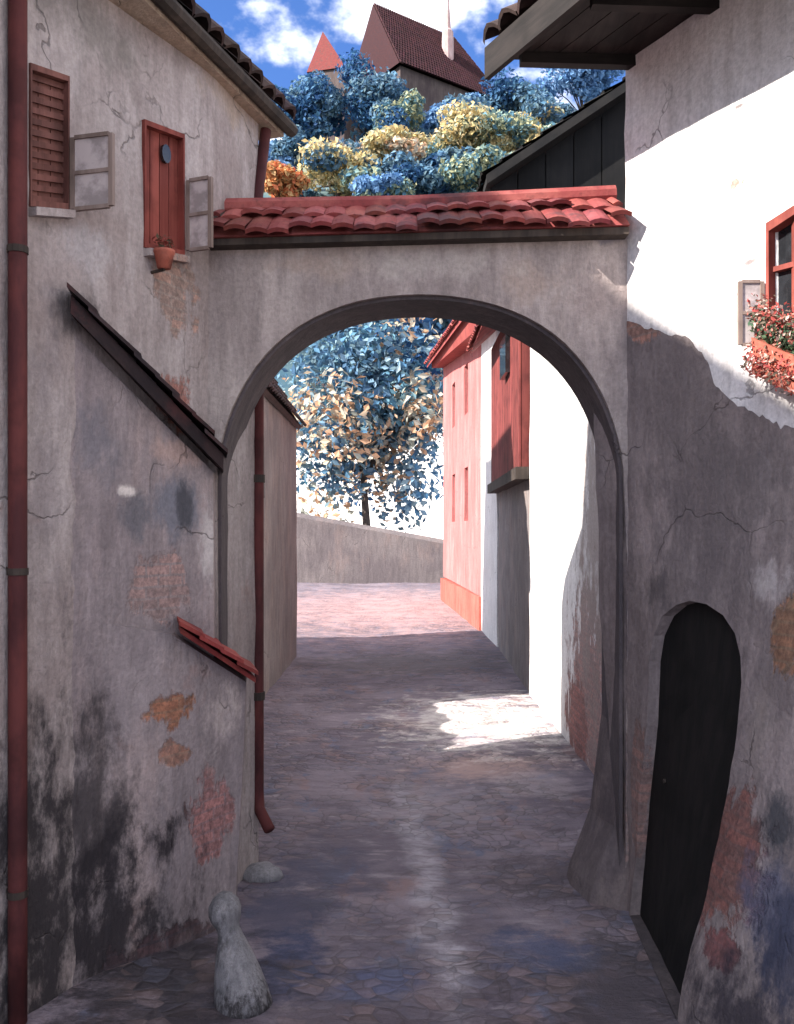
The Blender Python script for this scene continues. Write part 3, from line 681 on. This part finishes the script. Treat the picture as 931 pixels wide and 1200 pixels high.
for i in range(7):
    w0, w1 = .02 + i * .135, .02 + (i + 1) * .135 - .006; g = R.uniform(.7, 1.2); z = Vector((0, 0, -.03))
    a0, a1 = E0 + inn * w0 + z, E1 - d * .05 + inn * w0 + z
    mb.hexa([a0, a1, a1 + inn * (w1 - w0), a0 + inn * (w1 - w0)], [a0 - z * .7, a1 - z * .7, a1 + inn * (w1 - w0) - z * .7, a0 + inn * (w1 - w0) - z * .7], (g, g, g))
mb.build('soffit', M_wsoff, rh)
mb = MB(); z_ = Vector((0, 0, -.13)); o_ = outn * .035
mb.hexa([E0 + z_ + o_, E1 + z_ + o_, E1 + z_ + o_ * .1, E0 + z_ + o_ * .1], [E0 + o_ + Vector((0, 0, .05)), E1 + o_ + Vector((0, 0, .05)), E1 + o_ * .1 + Vector((0, 0, .05)), E0 + o_ * .1 + Vector((0, 0, .05))]); mb.build('fascia', M_wblack, rh)
for k in range(8):
    mb = MB(); p = E1 - d * (.12 + k * .62) - Vector((0, 0, .062)); mb.bar(p + inn * .10, p + inn * .78, .06, .06, (0, 0, 1)); mb.build('rafter', M_wblack, rh)
# flower box on its sill
fb = thing('flower_box', 'clay window box of red flowers on the sill of the whitewashed house', 'flower box', tuple((WR[0] + WR[1]) / 2))
bx0, bx1 = WR[0] - rin * .10, WR[1] - rin * .10
mb = MB(); H = Vector((0, 0, .11)); mb.hexa([bx0, bx1, bx1 + rin * .085, bx0 + rin * .085], [bx0 + H - rin * .012, bx1 + H - rin * .012, bx1 + H + rin * .09, bx0 + H + rin * .09]); mb.build('box', M_clay, fb)
def leafball(mb, c, rad, n, size, pal, flat=.8):
    for _ in range(n):
        v = Vector((R.gauss(0, 1), R.gauss(0, 1), R.gauss(0, 1))); v = v.normalized() * (R.random() ** .45)
        p = Vector(c) + Vector((v.x * rad[0], v.y * rad[1], v.z * rad[2]))
        leaf(mb, p, size * R.uniform(.6, 1.3), R.choice(pal), v)
def leaf(mb, p, s, col, out=None):
    n = Vector((R.gauss(0, 1), R.gauss(0, 1), R.gauss(0, 1) + .4))
    if out is not None: n = n + out * 1.2
    n.normalize(); u = n.orthogonal().normalized(); u.rotate(Matrix.Rotation(R.uniform(0, 6.28), 3, n)); w = n.cross(u)
    j = R.uniform(.8, 1.15); col = tuple(x * j for x in col)
    mb.add([p - u * s, p - w * s * .55 + n * s * .15, p + u * s, p + w * s * .55 + n * s * .15], [(0, 1, 2, 3)], col)
mb = MB(); gm, rd = [], [(.42, .09, .08), (.50, .20, .16), (.34, .06, .06), (.62, .45, .40), (.20, .16, .12)]
for k in range(9):
    p = bx0.lerp(bx1, (k + .5) / 9) + Vector((0, 0, .19)) + rin * .03
    leafball(mb, p, (.06, .05, .10), 110, .012, [(.05, .10, .06), (.08, .13, .07), (.10, .13, .09)])
    leafball(mb, p + Vector((R.uniform(-.03, .0), 0, R.uniform(.0, .10))), (.055, .05, .08), 70, .0125, rd)
    leafball(mb, p - Vector((.05, 0, .17)), (.05, .05, .09), 60, .0125, rd)
mb.build('plants', M_leaf, fb)
# pot below the red shutter
pp = hit(LW, 178, 306)
fp = thing('flowerpot', 'small reddish clay pot with dull red blooms under the red brown shutter', 'flowerpot', tuple(pp))
mb = MB(); q = pp - inw * .085
mb.tube([q + Vector((0, 0, -.05)), q + Vector((0, 0, .02)), q + Vector((0, 0, .03)), q + Vector((0, 0, .045))], [.035, .05, .056, .056], 14); mb.build('pot', M_clay, fp, True)
mb = MB(); leafball(mb, q + Vector((0, 0, .08)), (.06, .06, .05), 60, .014, [(.25, .06, .05), (.18, .07, .05), (.10, .09, .06)]); mb.build('plants', M_leaf, fp)
mb = MB(); mb.tube([pp + Vector((0, 0, -.06)), q + Vector((0, 0, -.055))], .01, 6); mb.build('bracket', M_wdark, fp)

# ------------------------------------------------------------------ beyond the arch, right side
def plain_wall(mb, x0, y0, x1, y1, z0, z1a, z1b, th, st=.4, holes=(), bumpy=.02, side=1):
    """upright wall from (x0,y0) to (x1,y1); th to the right of that direction; holes as (d0,d1,z0,z1)"""
    a, b2 = Vector((x0, y0, 0)), Vector((x1, y1, 0)); Ld = (b2 - a).length; e = (b2 - a).normalized(); nn = Vector((e.y, -e.x, 0)) * side
    slab(mb, [(0, z0), (Ld, z0), (Ld, z1b), (0, z1a)], [[(h[0], h[2]), (h[1], h[2]), (h[1], h[3]), (h[0], h[3])] for h in holes], lambda u, v, w: a + e * u + nn * w + Vector((0, 0, v)), th, st, bumpy)
wh = thing('house', 'bright whitewashed house with black gable, just behind the arch', 'house', (1.9, 8.6, 0))
mb = MB(); slab(mb, [(5.7, -.1), (11.62, -.1), (11.62, 5.75), (9.47, 5.75), (9.45, 4.1), (5.7, 4.0)], [], lambda u, v, w: Vector((1.74 + w, u, v)), .4, .3, .012)
mb.hexa([(2.1, 11.2, -.1), (6, 11.2, -.1), (6, 11.6, -.1), (2.1, 11.6, -.1)], [(2.1, 11.2, 5.7), (6, 11.2, 5.7), (6, 11.6, 5.7), (2.1, 11.6, 5.7)])
M_wlow = plaster('white house plaster', (.70, .67, .66), (.79, .77, .76), (.83, .81, .81), patch=.5, bump=.35, spots=[
    ((1.74, 8.0, .6), (.5, 1.1, 1.2), (.40, .20, .17), .85), ((1.74, 7.7, 2.2), (.5, 1.25, 2.2), (.30, .25, .23), .85), ((1.74, 8.6, .35), (.5, .55, .45), (.38, .17, .15), .8)])  # grey spot paints the shade near the arch; red spots are stains
mb.build('wall', M_wlow, wh)
gp = Vector((.94, 9.5, 5.82)); sl_ = 110 / 165
def gz(x): return gp.z + (x - gp.x) * sl_
mb = MB()
a0, a1 = Vector((.94, 9.3, gz(.94))), Vector((.94, 11.9, gz(.94))); xt = 5.2
t0, t1 = Vector((xt, 9.3, gz(xt))), Vector((xt, 11.9, gz(xt))); th = Vector((0, 0, .1))
mb.hexa([a0, a1, t1, t0], [a0 + th, a1 + th, t1 + th, t0 + th])
tiles(mb, a1 + th, a0 + th, t1 + th, t0 + th, 14, 20, .1)
mb.build('roof', M_black, wh)
mb = MB()
for i in range(14):
    x0, x1 = 1.0 + i * .3, 1.0 + (i + 1) * .3 - .012; g = R.uniform(.7, 1.2)
    mb.hexa([(x0, 9.5, 5.55), (x1, 9.5, 5.55), (x1, 9.54, 5.55), (x0, 9.54, 5.55)], [(x0, 9.5, gz(x0) - .01), (x1, 9.5, gz(x1) - .01), (x1, 9.54, gz(x1) - .01), (x0, 9.54, gz(x0) - .01)], (g, g, g))
mb.hexa([(1.02, 9.545, 5.56), (5.1, 9.545, 5.56), (5.1, 9.56, 5.56), (1.02, 9.56, 5.56)], [(1.02, 9.545, gz(1.02) - .03), (5.1, 9.545, gz(5.1) - .03), (5.1, 9.56, gz(5.1) - .03), (1.02, 9.56, gz(1.02) - .03)])
mb.box((3.1, 9.60, 5.48), 4.4, .3, .12)
M_gable = wood_mat('black gable boards', (.008, .008, .009), (.014, .013, .013))
mb.build('gable', M_gable, wh)

rdh = thing('house', 'house with grey ground floor and red boarded upper storey beside the lane', 'house', (2.0, 14, 0))
mb = MB(); plain_wall(mb, 1.75, 11.66, 1.86, 16.3, -.1, 2.9, 2.9, .4, .3); mb.build('wall', M_grey, rdh)
mb = MB(); mb.hexa([(1.56, 11.64, 2.86), (1.68, 16.5, 2.86), (2.2, 16.5, 2.86), (2.1, 11.64, 2.86)], [(1.56, 11.64, 3.02), (1.68, 16.5, 3.02), (2.2, 16.5, 3.02), (2.1, 11.64, 3.02)]); mb.build('jetty_beam', M_wdark, rdh)
mb = MB(); U = [(1.62, 11.66), (1.74, 16.3)]
mb.hexa([(1.64, 11.66, 3.02), (1.76, 16.3, 3.02), (4.5, 16.3, 3.02), (4.5, 11.66, 3.02)], [(1.64, 11.66, 5.3), (1.76, 16.3, 5.5), (4.5, 16.3, 5.5), (4.5, 11.66, 5.3)], (.6, .6, .6))
for i in range(22):
    a_, b_ = i / 22 + .002, (i + 1) / 22 - .002; g = R.uniform(.7, 1.15)
    x0, x1, y0, y1 = 1.61 + .12 * a_, 1.61 + .12 * b_, 11.66 + 4.64 * a_, 11.66 + 4.64 * b_
    mb.hexa([(x0, y0, 3.02), (x1, y1, 3.02), (x1 + .02, y1, 3.02), (x0 + .02, y0, 3.02)], [(x0, y0, 5.3 + .2 * a_), (x1, y1, 5.3 + .2 * b_), (x1 + .02, y1, 5.3 + .2 * b_), (x0 + .02, y0, 5.3 + .2 * a_)], (g, g, g))
mb.build('upper_wall', wood_mat('faded red boards', (.16, .034, .034), (.23, .055, .048), (1, 1, .1), 10), rdh)
mb = MB(); tiles(mb, (1.35, 16.4, 5.45), (1.25, 11.6, 5.25), (3.2, 16.4, 7.2), (3.2, 11.6, 7.2), 24, 10, .2); mb.hexa([(1.35, 16.4, 5.42), (1.25, 11.6, 5.2), (3.2, 11.6, 7.12), (3.2, 16.4, 7.15)], [(1.35, 16.4, 5.46), (1.25, 11.6, 5.25), (3.2, 11.6, 7.17), (3.2, 16.4, 7.2)]); mb.build('roof', M_tred2, rdh)
mb = MB(); mb.box((1.61, 13.2, 4.75), .08, .7, .55); wq = mb.build('window', M_panedark, rdh)

ph = thing('house', 'pink facade house with red roof and narrow white corner along the lane', 'house', (2.0, 20, 0))
mb = MB(); plain_wall(mb, 1.80, 19.0, 1.42, 27.2, .75, 6.8, 7.4, .4, .5, holes=[(2.2, 2.9, 5.0, 6.2), (5.0, 5.7, 5.0, 6.2), (2.2, 2.9, 2.4, 3.7), (5.0, 5.7, 2.4, 3.7)], bumpy=.012)
mb.hexa([(1.82, 26.9, -.1), (7, 26.9, -.1), (7, 27.2, -.1), (1.82, 27.2, -.1)], [(1.82, 26.9, 7), (7, 26.9, 7), (7, 27.2, 7), (1.82, 27.2, 7)])
mb.build('wall', M_pink, ph)
mb = MB(); plain_wall(mb, 1.84, 16.32, 1.80, 18.98, -.1, 6.5, 6.6, .4, .5, bumpy=.01); mb.build('white_wall', M_white, ph)
M_plin = plaster('red plinth', (.36, .09, .07), (.44, .13, .10), (.42, .16, .13))
mb = MB(); plain_wall(mb, 1.74, 18.9, 1.34, 27.22, -.1, .75, .70, .5, .4); mb.build('plinth', M_plin, ph)
pe0, pe1 = Vector((1.36, 16.3, 6.25)), Vector((.93, 27.5, 7.2))
pt0, pt1 = pe0 + Vector((2.3, .1, 2.9)), pe1 + Vector((2.3, .1, 2.9)); th = Vector((0, 0, .1))
mb = MB(); mb.hexa([pe0, pe1, pt1, pt0], [pe0 + th, pe1 + th, pt1 + th, pt0 + th]); tiles(mb, pe1 + th, pe0 + th, pt1 + th, pt0 + th, 44, 12, .25)
mb.hexa([(1.85, 16.4, 6.4), (6.5, 16.4, 6.4), (3.7, 16.4, 9.0)], [(1.85, 16.5, 6.4), (6.5, 16.5, 6.4), (3.7, 16.5, 9.0)])
mb.build('roof', M_tred2, ph)
mb = MB()
mb.hexa([(1.50, 16.30, 5.90), (1.08, 27.25, 7.15), (1.60, 27.25, 7.15), (2.0, 16.30, 5.90)], [(1.42, 16.30, 6.45), (1.0, 27.25, 7.62), (1.60, 27.25, 7.62), (2.0, 16.30, 6.45)])
mb.build('cornice', plaster('red eave', (.26, .05, .045), (.32, .075, .065), (.20, .045, .045)), ph)
ee = (Vector((1.42, 27.2, 0)) - Vector((1.80, 19, 0))).normalized()
for d0, z0 in ((2.2, 5.0), (5.0, 5.0), (2.2, 2.4), (5.0, 2.4)):
    h = 1.2 if z0 > 4 else 1.3
    p = Vector((1.80, 19, 0)) + ee * (d0 + .35) + Vector((.16, 0, z0 + h / 2))
    mb = MB(); mb.box(p, .05, .66, h - .04, (Vector((ee.y, -ee.x, 0)), ee, Vector((0, 0, 1)))); w_ = mb.build('window', M_panedark, ph)
    mb = MB(); mb.box(p - Vector((.05, 0, 0)), .05, .05, h - .06); mb.box(p - Vector((.05, 0, -.1)), .05, .62, .05); mb.build('glazing_bar', M_shutr, w_)

# ------------------------------------------------------------------ beyond the arch, left side
gw = thing('garden_wall', 'unseen low grey wall with ragged top, added behind the left house to bound the sun strip', 'wall', (-1.5, 9, 0))  # added out of sight to cut off the left end of the sun strip
mb = MB(); L = 2.5
pts = [(0, -.1), (L, -.1)] + [(L - L * k / 14, 1.52 + .16 * R.random()) for k in range(15)]
slab(mb, pts, [], lambda u, v, w: Vector((-1.60 - w, 7.75 + u, v)), .3, .2, .02); mb.build('wall', M_grey, gw)
sh = thing('house', 'small grey house with steep dark roof seen at the left edge inside the arch', 'house', (-2.0, 13, 0))
mb = MB(); plain_wall(mb, -1.72, 10.15, -1.72, 15.2, -.1, 3.95, 3.95, .35, .35, holes=[(.6, 1.3, 2.6, 3.4)], side=-1)
mb.hexa([(-2.0, 10.15, -.1), (-7.5, 10.15, -.1), (-7.5, 10.5, -.1), (-2.0, 10.5, -.1)], [(-2.0, 10.15, 3.9), (-7.5, 10.15, 3.9), (-7.5, 10.5, 3.9), (-2.0, 10.5, 3.9)])
mb.hexa([(-2.0, 14.9, -.1), (-7.5, 14.9, -.1), (-7.5, 15.17, -.1), (-2.0, 15.17, -.1)], [(-2.0, 14.9, 3.9), (-7.5, 14.9, 3.9), (-7.5, 15.17, 3.9), (-2.0, 15.17, 3.9)])
for yy in (10.15, 15.0): mb.hexa([(-1.78, yy, 3.9), (-7.5, yy, 3.9), (-4.62, yy, 7.95)], [(-1.78, yy + .15, 3.9), (-7.5, yy + .15, 3.9), (-4.62, yy + .15, 7.95)])
mb.build('wall', M_grey, sh)
s0, s1 = Vector((-1.69, 10.0, 3.90)), Vector((-1.69, 15.25, 3.90)); q0, q1 = Vector((-4.62, 10.0, 8.2)), Vector((-4.62, 15.25, 8.2)); r0, r1 = Vector((-7.74, 10, 3.88)), Vector((-7.74, 15.25, 3.88)); th = Vector((.05, 0, .06))
mb = MB(); mb.hexa([s0, s1, q1, q0], [s0 + th, s1 + th, q1 + th, q0 + th]); mb.hexa([r0, r1, q1, q0], [r0 + th, r1 + th, q1 + th, q0 + th]); tiles(mb, s1 + th, s0 + th, q1 + th, q0 + th, 28, 18, .25); mb.build('roof', M_tdark, sh)
mb = MB(); mb.box((-1.88, 11.1, 3.0), .06, .7, .78); w_ = mb.build('window', M_panedark, sh)
mb = MB(); mb.box((-1.82, 11.1, 3.0), .04, .05, .76); mb.build('glazing_bar', M_shutb, w_)

fw = thing('garden_wall', 'long grey garden wall with sloping top closing the far end of the lane', 'wall', (-2, 36, 0))
M_far = plaster('far wall plaster', (.13, .11, .115), (.18, .155, .155), (.21, .16, .15), sc=.5)
mb = MB(); plain_wall(mb, -9, 36.6, 3.6, 36.2, -.1, 3.6, 1.3, .5, .8, bumpy=.06); mb.build('wall', M_far, fw)
mb = MB(); mb.hexa([(-9, 36.45, 3.6), (3.6, 36.05, 1.3), (3.6, 36.8, 1.3), (-9, 37.2, 3.6)], [(-9, 36.7, 3.78), (3.6, 36.3, 1.46), (3.6, 36.6, 1.46), (-9, 37, 3.78)]); mb.build('coping', M_far, fw)

bh = thing('house', 'white house partly hidden behind the autumn tree at the end of the lane', 'house', (-1, 50, 0))
mb = MB(); plain_wall(mb, -6.6, 52.5, 5.0, 45.5, -.1, 8.3, 8.3, .4, 1.0, bumpy=.03, side=-1); mb.build('wall', M_white, bh)
e = (Vector((5, 45.5, 0)) - Vector((-6.6, 52.5, 0))).normalized(); nn = Vector((-e.y, e.x, 0))
b0, b1 = Vector((-6.6, 52.5, 8.1)) - e * .4 - nn * .5, Vector((5, 45.5, 8.1)) + e * .4 - nn * .5; k = nn * 4 + Vector((0, 0, 3.2))
mb = MB(); mb.hexa([b0, b1, b1 + k, b0 + k], [b0 + th, b1 + th, b1 + k + th, b0 + k + th]); tiles(mb, b0 + th, b1 + th, b0 + k + th, b1 + k + th, 44, 12, .25)
mb.build('roof', M_tdark, bh)

# ------------------------------------------------------------------ trees
P_DEEP = [(.02, .065, .17), (.03, .095, .22), (.045, .13, .26), (.065, .165, .28)]
P_BLUE = [(.065, .14, .24), (.09, .20, .31), (.15, .26, .36), (.13, .21, .25)]
P_LACE = [(.24, .38, .50), (.18, .33, .48), (.10, .24, .40), (.30, .42, .48)]
P_TEAL = [(.12, .26, .34), (.16, .32, .42), (.09, .22, .32), (.22, .36, .40)]
P_PEACH = [(.66, .42, .27), (.62, .50, .36), (.60, .36, .22), (.50, .46, .38), (.36, .38, .33)]
P_SKY = [(.14, .27, .46), (.18, .32, .52), (.10, .22, .42)]
P_OCH = [(.62, .48, .22), (.58, .44, .22), (.44, .42, .24), (.66, .54, .32), (.34, .38, .30)]
P_PALE = [(.33, .38, .28), (.18, .28, .27), (.10, .22, .30), (.40, .40, .24)]
P_ORG = [(.55, .16, .07), (.60, .26, .10), (.48, .30, .14)]
def tree(name, label, crown_c, rad, base, pals, nl, leaf_s, group=None, clumps=None):
    cc = Vector(crown_c); t = thing(name, label, 'tree', base, group)
    mb = MB(); cl = []
    nC = clumps or 16
    for i in range(nC):
        v = Vector((R.gauss(0, 1), R.gauss(0, 1), R.gauss(0, 1))).normalized() * (R.random() ** .4) * .82
        cl.append((cc + Vector((v.x * rad[0], v.y * rad[1], v.z * rad[2])), R.uniform(.28, .46), R.choice(pals)))
    for i in range(nl):
        c, s, pal = R.choice(cl)
        v = Vector((R.gauss(0, 1), R.gauss(0, 1), R.gauss(0, 1))).normalized() * (R.random() ** .5) * s
        p = c + Vector((v.x * rad[0], v.y * rad[1], v.z * rad[2]))
        leaf(mb, p, leaf_s * R.uniform(.6, 1.4), R.choice(pal), v.normalized())
    mb.build('crown', M_leaf, t)
    mb = MB(); b_ = Vector(base); r0 = max(.10, rad[0] * .04)
    fork = b_.lerp(cc, .62)
    mb.tube([b_ - Vector((0, 0, .3)), b_.lerp(fork, .5) + Vector((R.uniform(-.2, .2), 0, 0)), fork], [r0 * 1.3, r0, r0 * .75], 8)
    for c, s, _ in cl[:9]: mb.tube([fork - Vector((0, 0, .1)), fork.lerp(c, .5) + Vector((0, 0, .1 * rad[2])), c], [r0 * .55, r0 * .3, r0 * .1], 5)
    mb.build('trunk', M_bark, t)
    return t
G = 'trees on the hillside above the arch'
HT = [ # px cx, cy, rx, ry, distance, palettes, label
    (364, 140, 52, 52, 138, [P_DEEP, P_BLUE], 'dark blue rounded tree below the small turret roof on the hill'),
    (430, 128, 48, 46, 141, [P_BLUE, P_DEEP], 'mid blue tall tree below the big church gable'),
    (338, 190, 34, 34, 126, [P_BLUE, P_BLUE, P_SKY], 'light blue bushy tree touching the left eaves'),
    (398, 210, 66, 30, 118, [P_OCH, P_OCH, P_BLUE], 'low ochre tree just above the left part of the red coping'),
    (470, 158, 42, 46, 133, [P_BLUE, P_DEEP, P_PALE], 'blue grey tree in the middle of the hillside'),
    (530, 134, 46, 36, 141, [P_BLUE, P_SKY, P_BLUE], 'hazy blue tree below the pink spire'),
    (596, 132, 52, 36, 139, [P_BLUE, P_DEEP, P_BLUE], 'broad blue tree right of the church'),
    (684, 92, 46, 30, 137, [P_SKY], 'pale sky blue round tree between dark eaves and black gable'),
    (556, 166, 72, 26, 126, [P_OCH, P_OCH, P_PALE], 'wide sunlit yellow tree in the middle of the hillside'),
    (502, 214, 46, 30, 117, [P_DEEP, P_BLUE], 'dark blue low tree above the middle of the coping'),
    (566, 214, 50, 32, 115, [P_PALE, P_PALE, P_BLUE], 'pale green tree beside the foot of the black gable'),
    (640, 140, 46, 32, 130, [P_BLUE, P_BLUE, P_OCH], 'blue tree half behind the black gable slope'),
    (455, 186, 46, 24, 121, [P_OCH, P_OCH, P_PEACH], 'cream yellow tree in the middle of the pale band of trees'),
    (620, 168, 40, 24, 122, [P_OCH, P_PALE], 'yellow green tree against the upper slope of the black gable'),
    (440, 226, 44, 24, 112, [P_OCH, P_PALE, P_SKY], 'small pale ochre tree low on the hillside behind the coping'),
    (326, 218, 28, 20, 110, [P_ORG], 'small orange red tree beside the left eaves'),
    (360, 345, 60, 50, 84, [P_BLUE, P_DEEP], 'blue tree on the slope seen through the top left of the arch'),
    (440, 345, 60, 46, 80, [P_BLUE, P_SKY, P_BLUE], 'light blue tree on the slope seen through the top of the arch'),
    (530, 345, 60, 50, 84, [P_BLUE, P_SKY], 'blue tree on the slope behind the pink house roof'),
]
for cx, cy, rx, ry, Y, pals, lab in HT:
    c = ray(cx, cy - 4, Y); k = Y / F * 1.16
    hz = hill_z(c.x, Y)
    tree('hillside_tree', lab, c, (rx * k, max(rx * k * .8, 3), ry * k), (c.x, Y, min(hz, c.z - ry * k * .5)), pals, int(2500 + rx * ry * 2.2), .40, G)
c = ray(424, 486, 41.0); k = 41 / F
tree('autumn_tree', 'blue and ochre leaved autumn tree behind the far garden wall, seen through the arch', c, (118 * k, 3.2, 140 * k), (c.x + .2, 41, 0),
     [P_BLUE, P_BLUE, P_LACE, P_TEAL, P_TEAL, P_DEEP, P_PEACH, P_PEACH], 8500, .20, None, 64)

# ------------------------------------------------------------------ church on the hill
ch = thing('church', 'dark red steep roofed church with turret and slim pink spire on the hilltop', 'church', (3, 190, hill_z(3, 190)))
def S(px, py, Y): return ray(px, py, Y)
R1 = S(440, 6, 190); R2 = S(532, 45, 203); R2.z = R1.z
dv = (R2 - R1).normalized(); pv = Vector((dv.y, -dv.x, 0)); hwid = 10.0; ez = S(0, 98, 190).z
E = lambda P_, s, k=0: Vector((P_.x, P_.y, ez)) + pv * (s * hwid) + dv * k
mb = MB()
f = [E(R1, 1, -1), E(R2, 1, 7), E(R2, -1, 7), E(R1, -1, -1)]
mb.add(f + [R1 - dv * .6, R2], [(0, 1, 5, 4), (1, 2, 5), (2, 3, 4, 5), (3, 0, 4)], (.8, .8, .8))
up1 = Vector((0, 0, .12)) + pv * .12
tiles(mb, f[0] + up1, f[1] + up1, R1 - dv * .6 + up1, R2 + up1, 40, 22, .3)
mb.build('roof', M_church, ch)
mb = MB(); zb = 60
w = [E(R1, .9, 0), E(R2, .9, 6), E(R2, -.9, 6), E(R1, -.9, 0)]
mb.hexa([Vector((p.x, p.y, zb)) for p in w], [Vector((p.x, p.y, ez + .1)) for p in w]); M_chw = plaster('church stone', (.07, .05, .05), (.10, .075, .07), (.13, .10, .09), sc=.2)
mb.build('wall', M_chw, ch)
ap = S(379, 40, 188); tb = S(0, 94, 188).z
b4 = [Vector((S(363, 94, 186).x, 185, tb)), Vector((S(404, 94, 184).x, 183, tb)), Vector((S(416, 94, 190).x, 191, tb)), Vector((S(376, 94, 192).x, 193, tb))]
mb = MB(); mb.hexa([Vector((p.x, p.y, zb)) for p in b4], b4); tw = mb.build('turret', M_chw, ch)
mb = MB(); cxy = sum(b4, Vector()) / 4; f = [p + (p - cxy) * .1 for p in b4]; mb.add(f + [Vector((ap.x, 187, ap.z))], [(0, 1, 4), (1, 2, 4), (2, 3, 4), (3, 0, 4)]); mb.build('roof', tile_mat('turret tiles', (.13, .028, .028), (.17, .04, .036)), tw)
sp = S(525, 48, 196)
mb = MB(); mb.tube([sp - Vector((0, 0, 6)), sp, sp + Vector((0, 0, 2.0)), sp + Vector((0, 0, 2.6)), sp + Vector((0, 0, 13))], [1.3, 1.3, 1.2, .7, .10], 8); mb.build('spire', plaster('pale spire', (.42, .27, .26), (.50, .36, .35), (.55, .42, .40), sc=.3), ch)

# ------------------------------------------------------------------ small things in the lane
bo = thing('bollard', 'pale stone guard post with round head at the foot of the buttress', 'bollard', (-.70, 4.12, 0))
axis0, axis1 = Vector((-.71, 4.10, 0)), Vector((-.835, 4.22, .47))
mb = MB(); prof = [(-.08, .135), (.0, .130), (.12, .125), (.28, .108), (.45, .085), (.58, .062), (.66, .052), (.71, .055), (.77, .070), (.84, .079), (.91, .072), (.97, .045), (1.0, .012)]
mb.tube([axis0.lerp(axis1, t) for t, r in prof], [r for t, r in prof], 20)
for i, v in enumerate(mb.v): mb.v[i] = v + v.normalized() * (.045 * fbm(v, 5, 4))
mb.build('post', plaster('guard stone', (.20, .195, .215), (.33, .32, .345), (.42, .40, .42), sc=5, bump=1.0, spots=[((-.70, 4.08, .0), (.3, .3, .14), (.05, .045, .05), .95), ((-.86, 4.18, .30), (.10, .2, .2), (.09, .085, .09), .8)]), bo, True)
bo_l = None
def pebble(p, s, lab):
    mb = MB(); vs, fs = [], []; n1, n2 = 7, 10
    for i in range(n1 + 1):
        for j in range(n2):
            a, b2 = math.pi * i / n1, 2 * math.pi * j / n2
            v = Vector((math.sin(a) * math.cos(b2) * s[0], math.sin(a) * math.sin(b2) * s[1], math.cos(a) * s[2])); v *= 1 + .5 * fbm(Vector(p) * 7 + v * 4 / max(s), .35, 2)
            vs.append(Vector(p) + v)
    for i in range(n1):
        for j in range(n2): fs.append((i * n2 + j, i * n2 + (j + 1) % n2, (i + 1) * n2 + (j + 1) % n2, (i + 1) * n2 + j))
    mb.add(vs, fs); tag(mb.build('stone', M_stone, None, True), lab, 'stone')
pebble((-.86, 5.60, .02), (.15, .11, .07), 'pinkish rounded stone under the corner drainpipe')
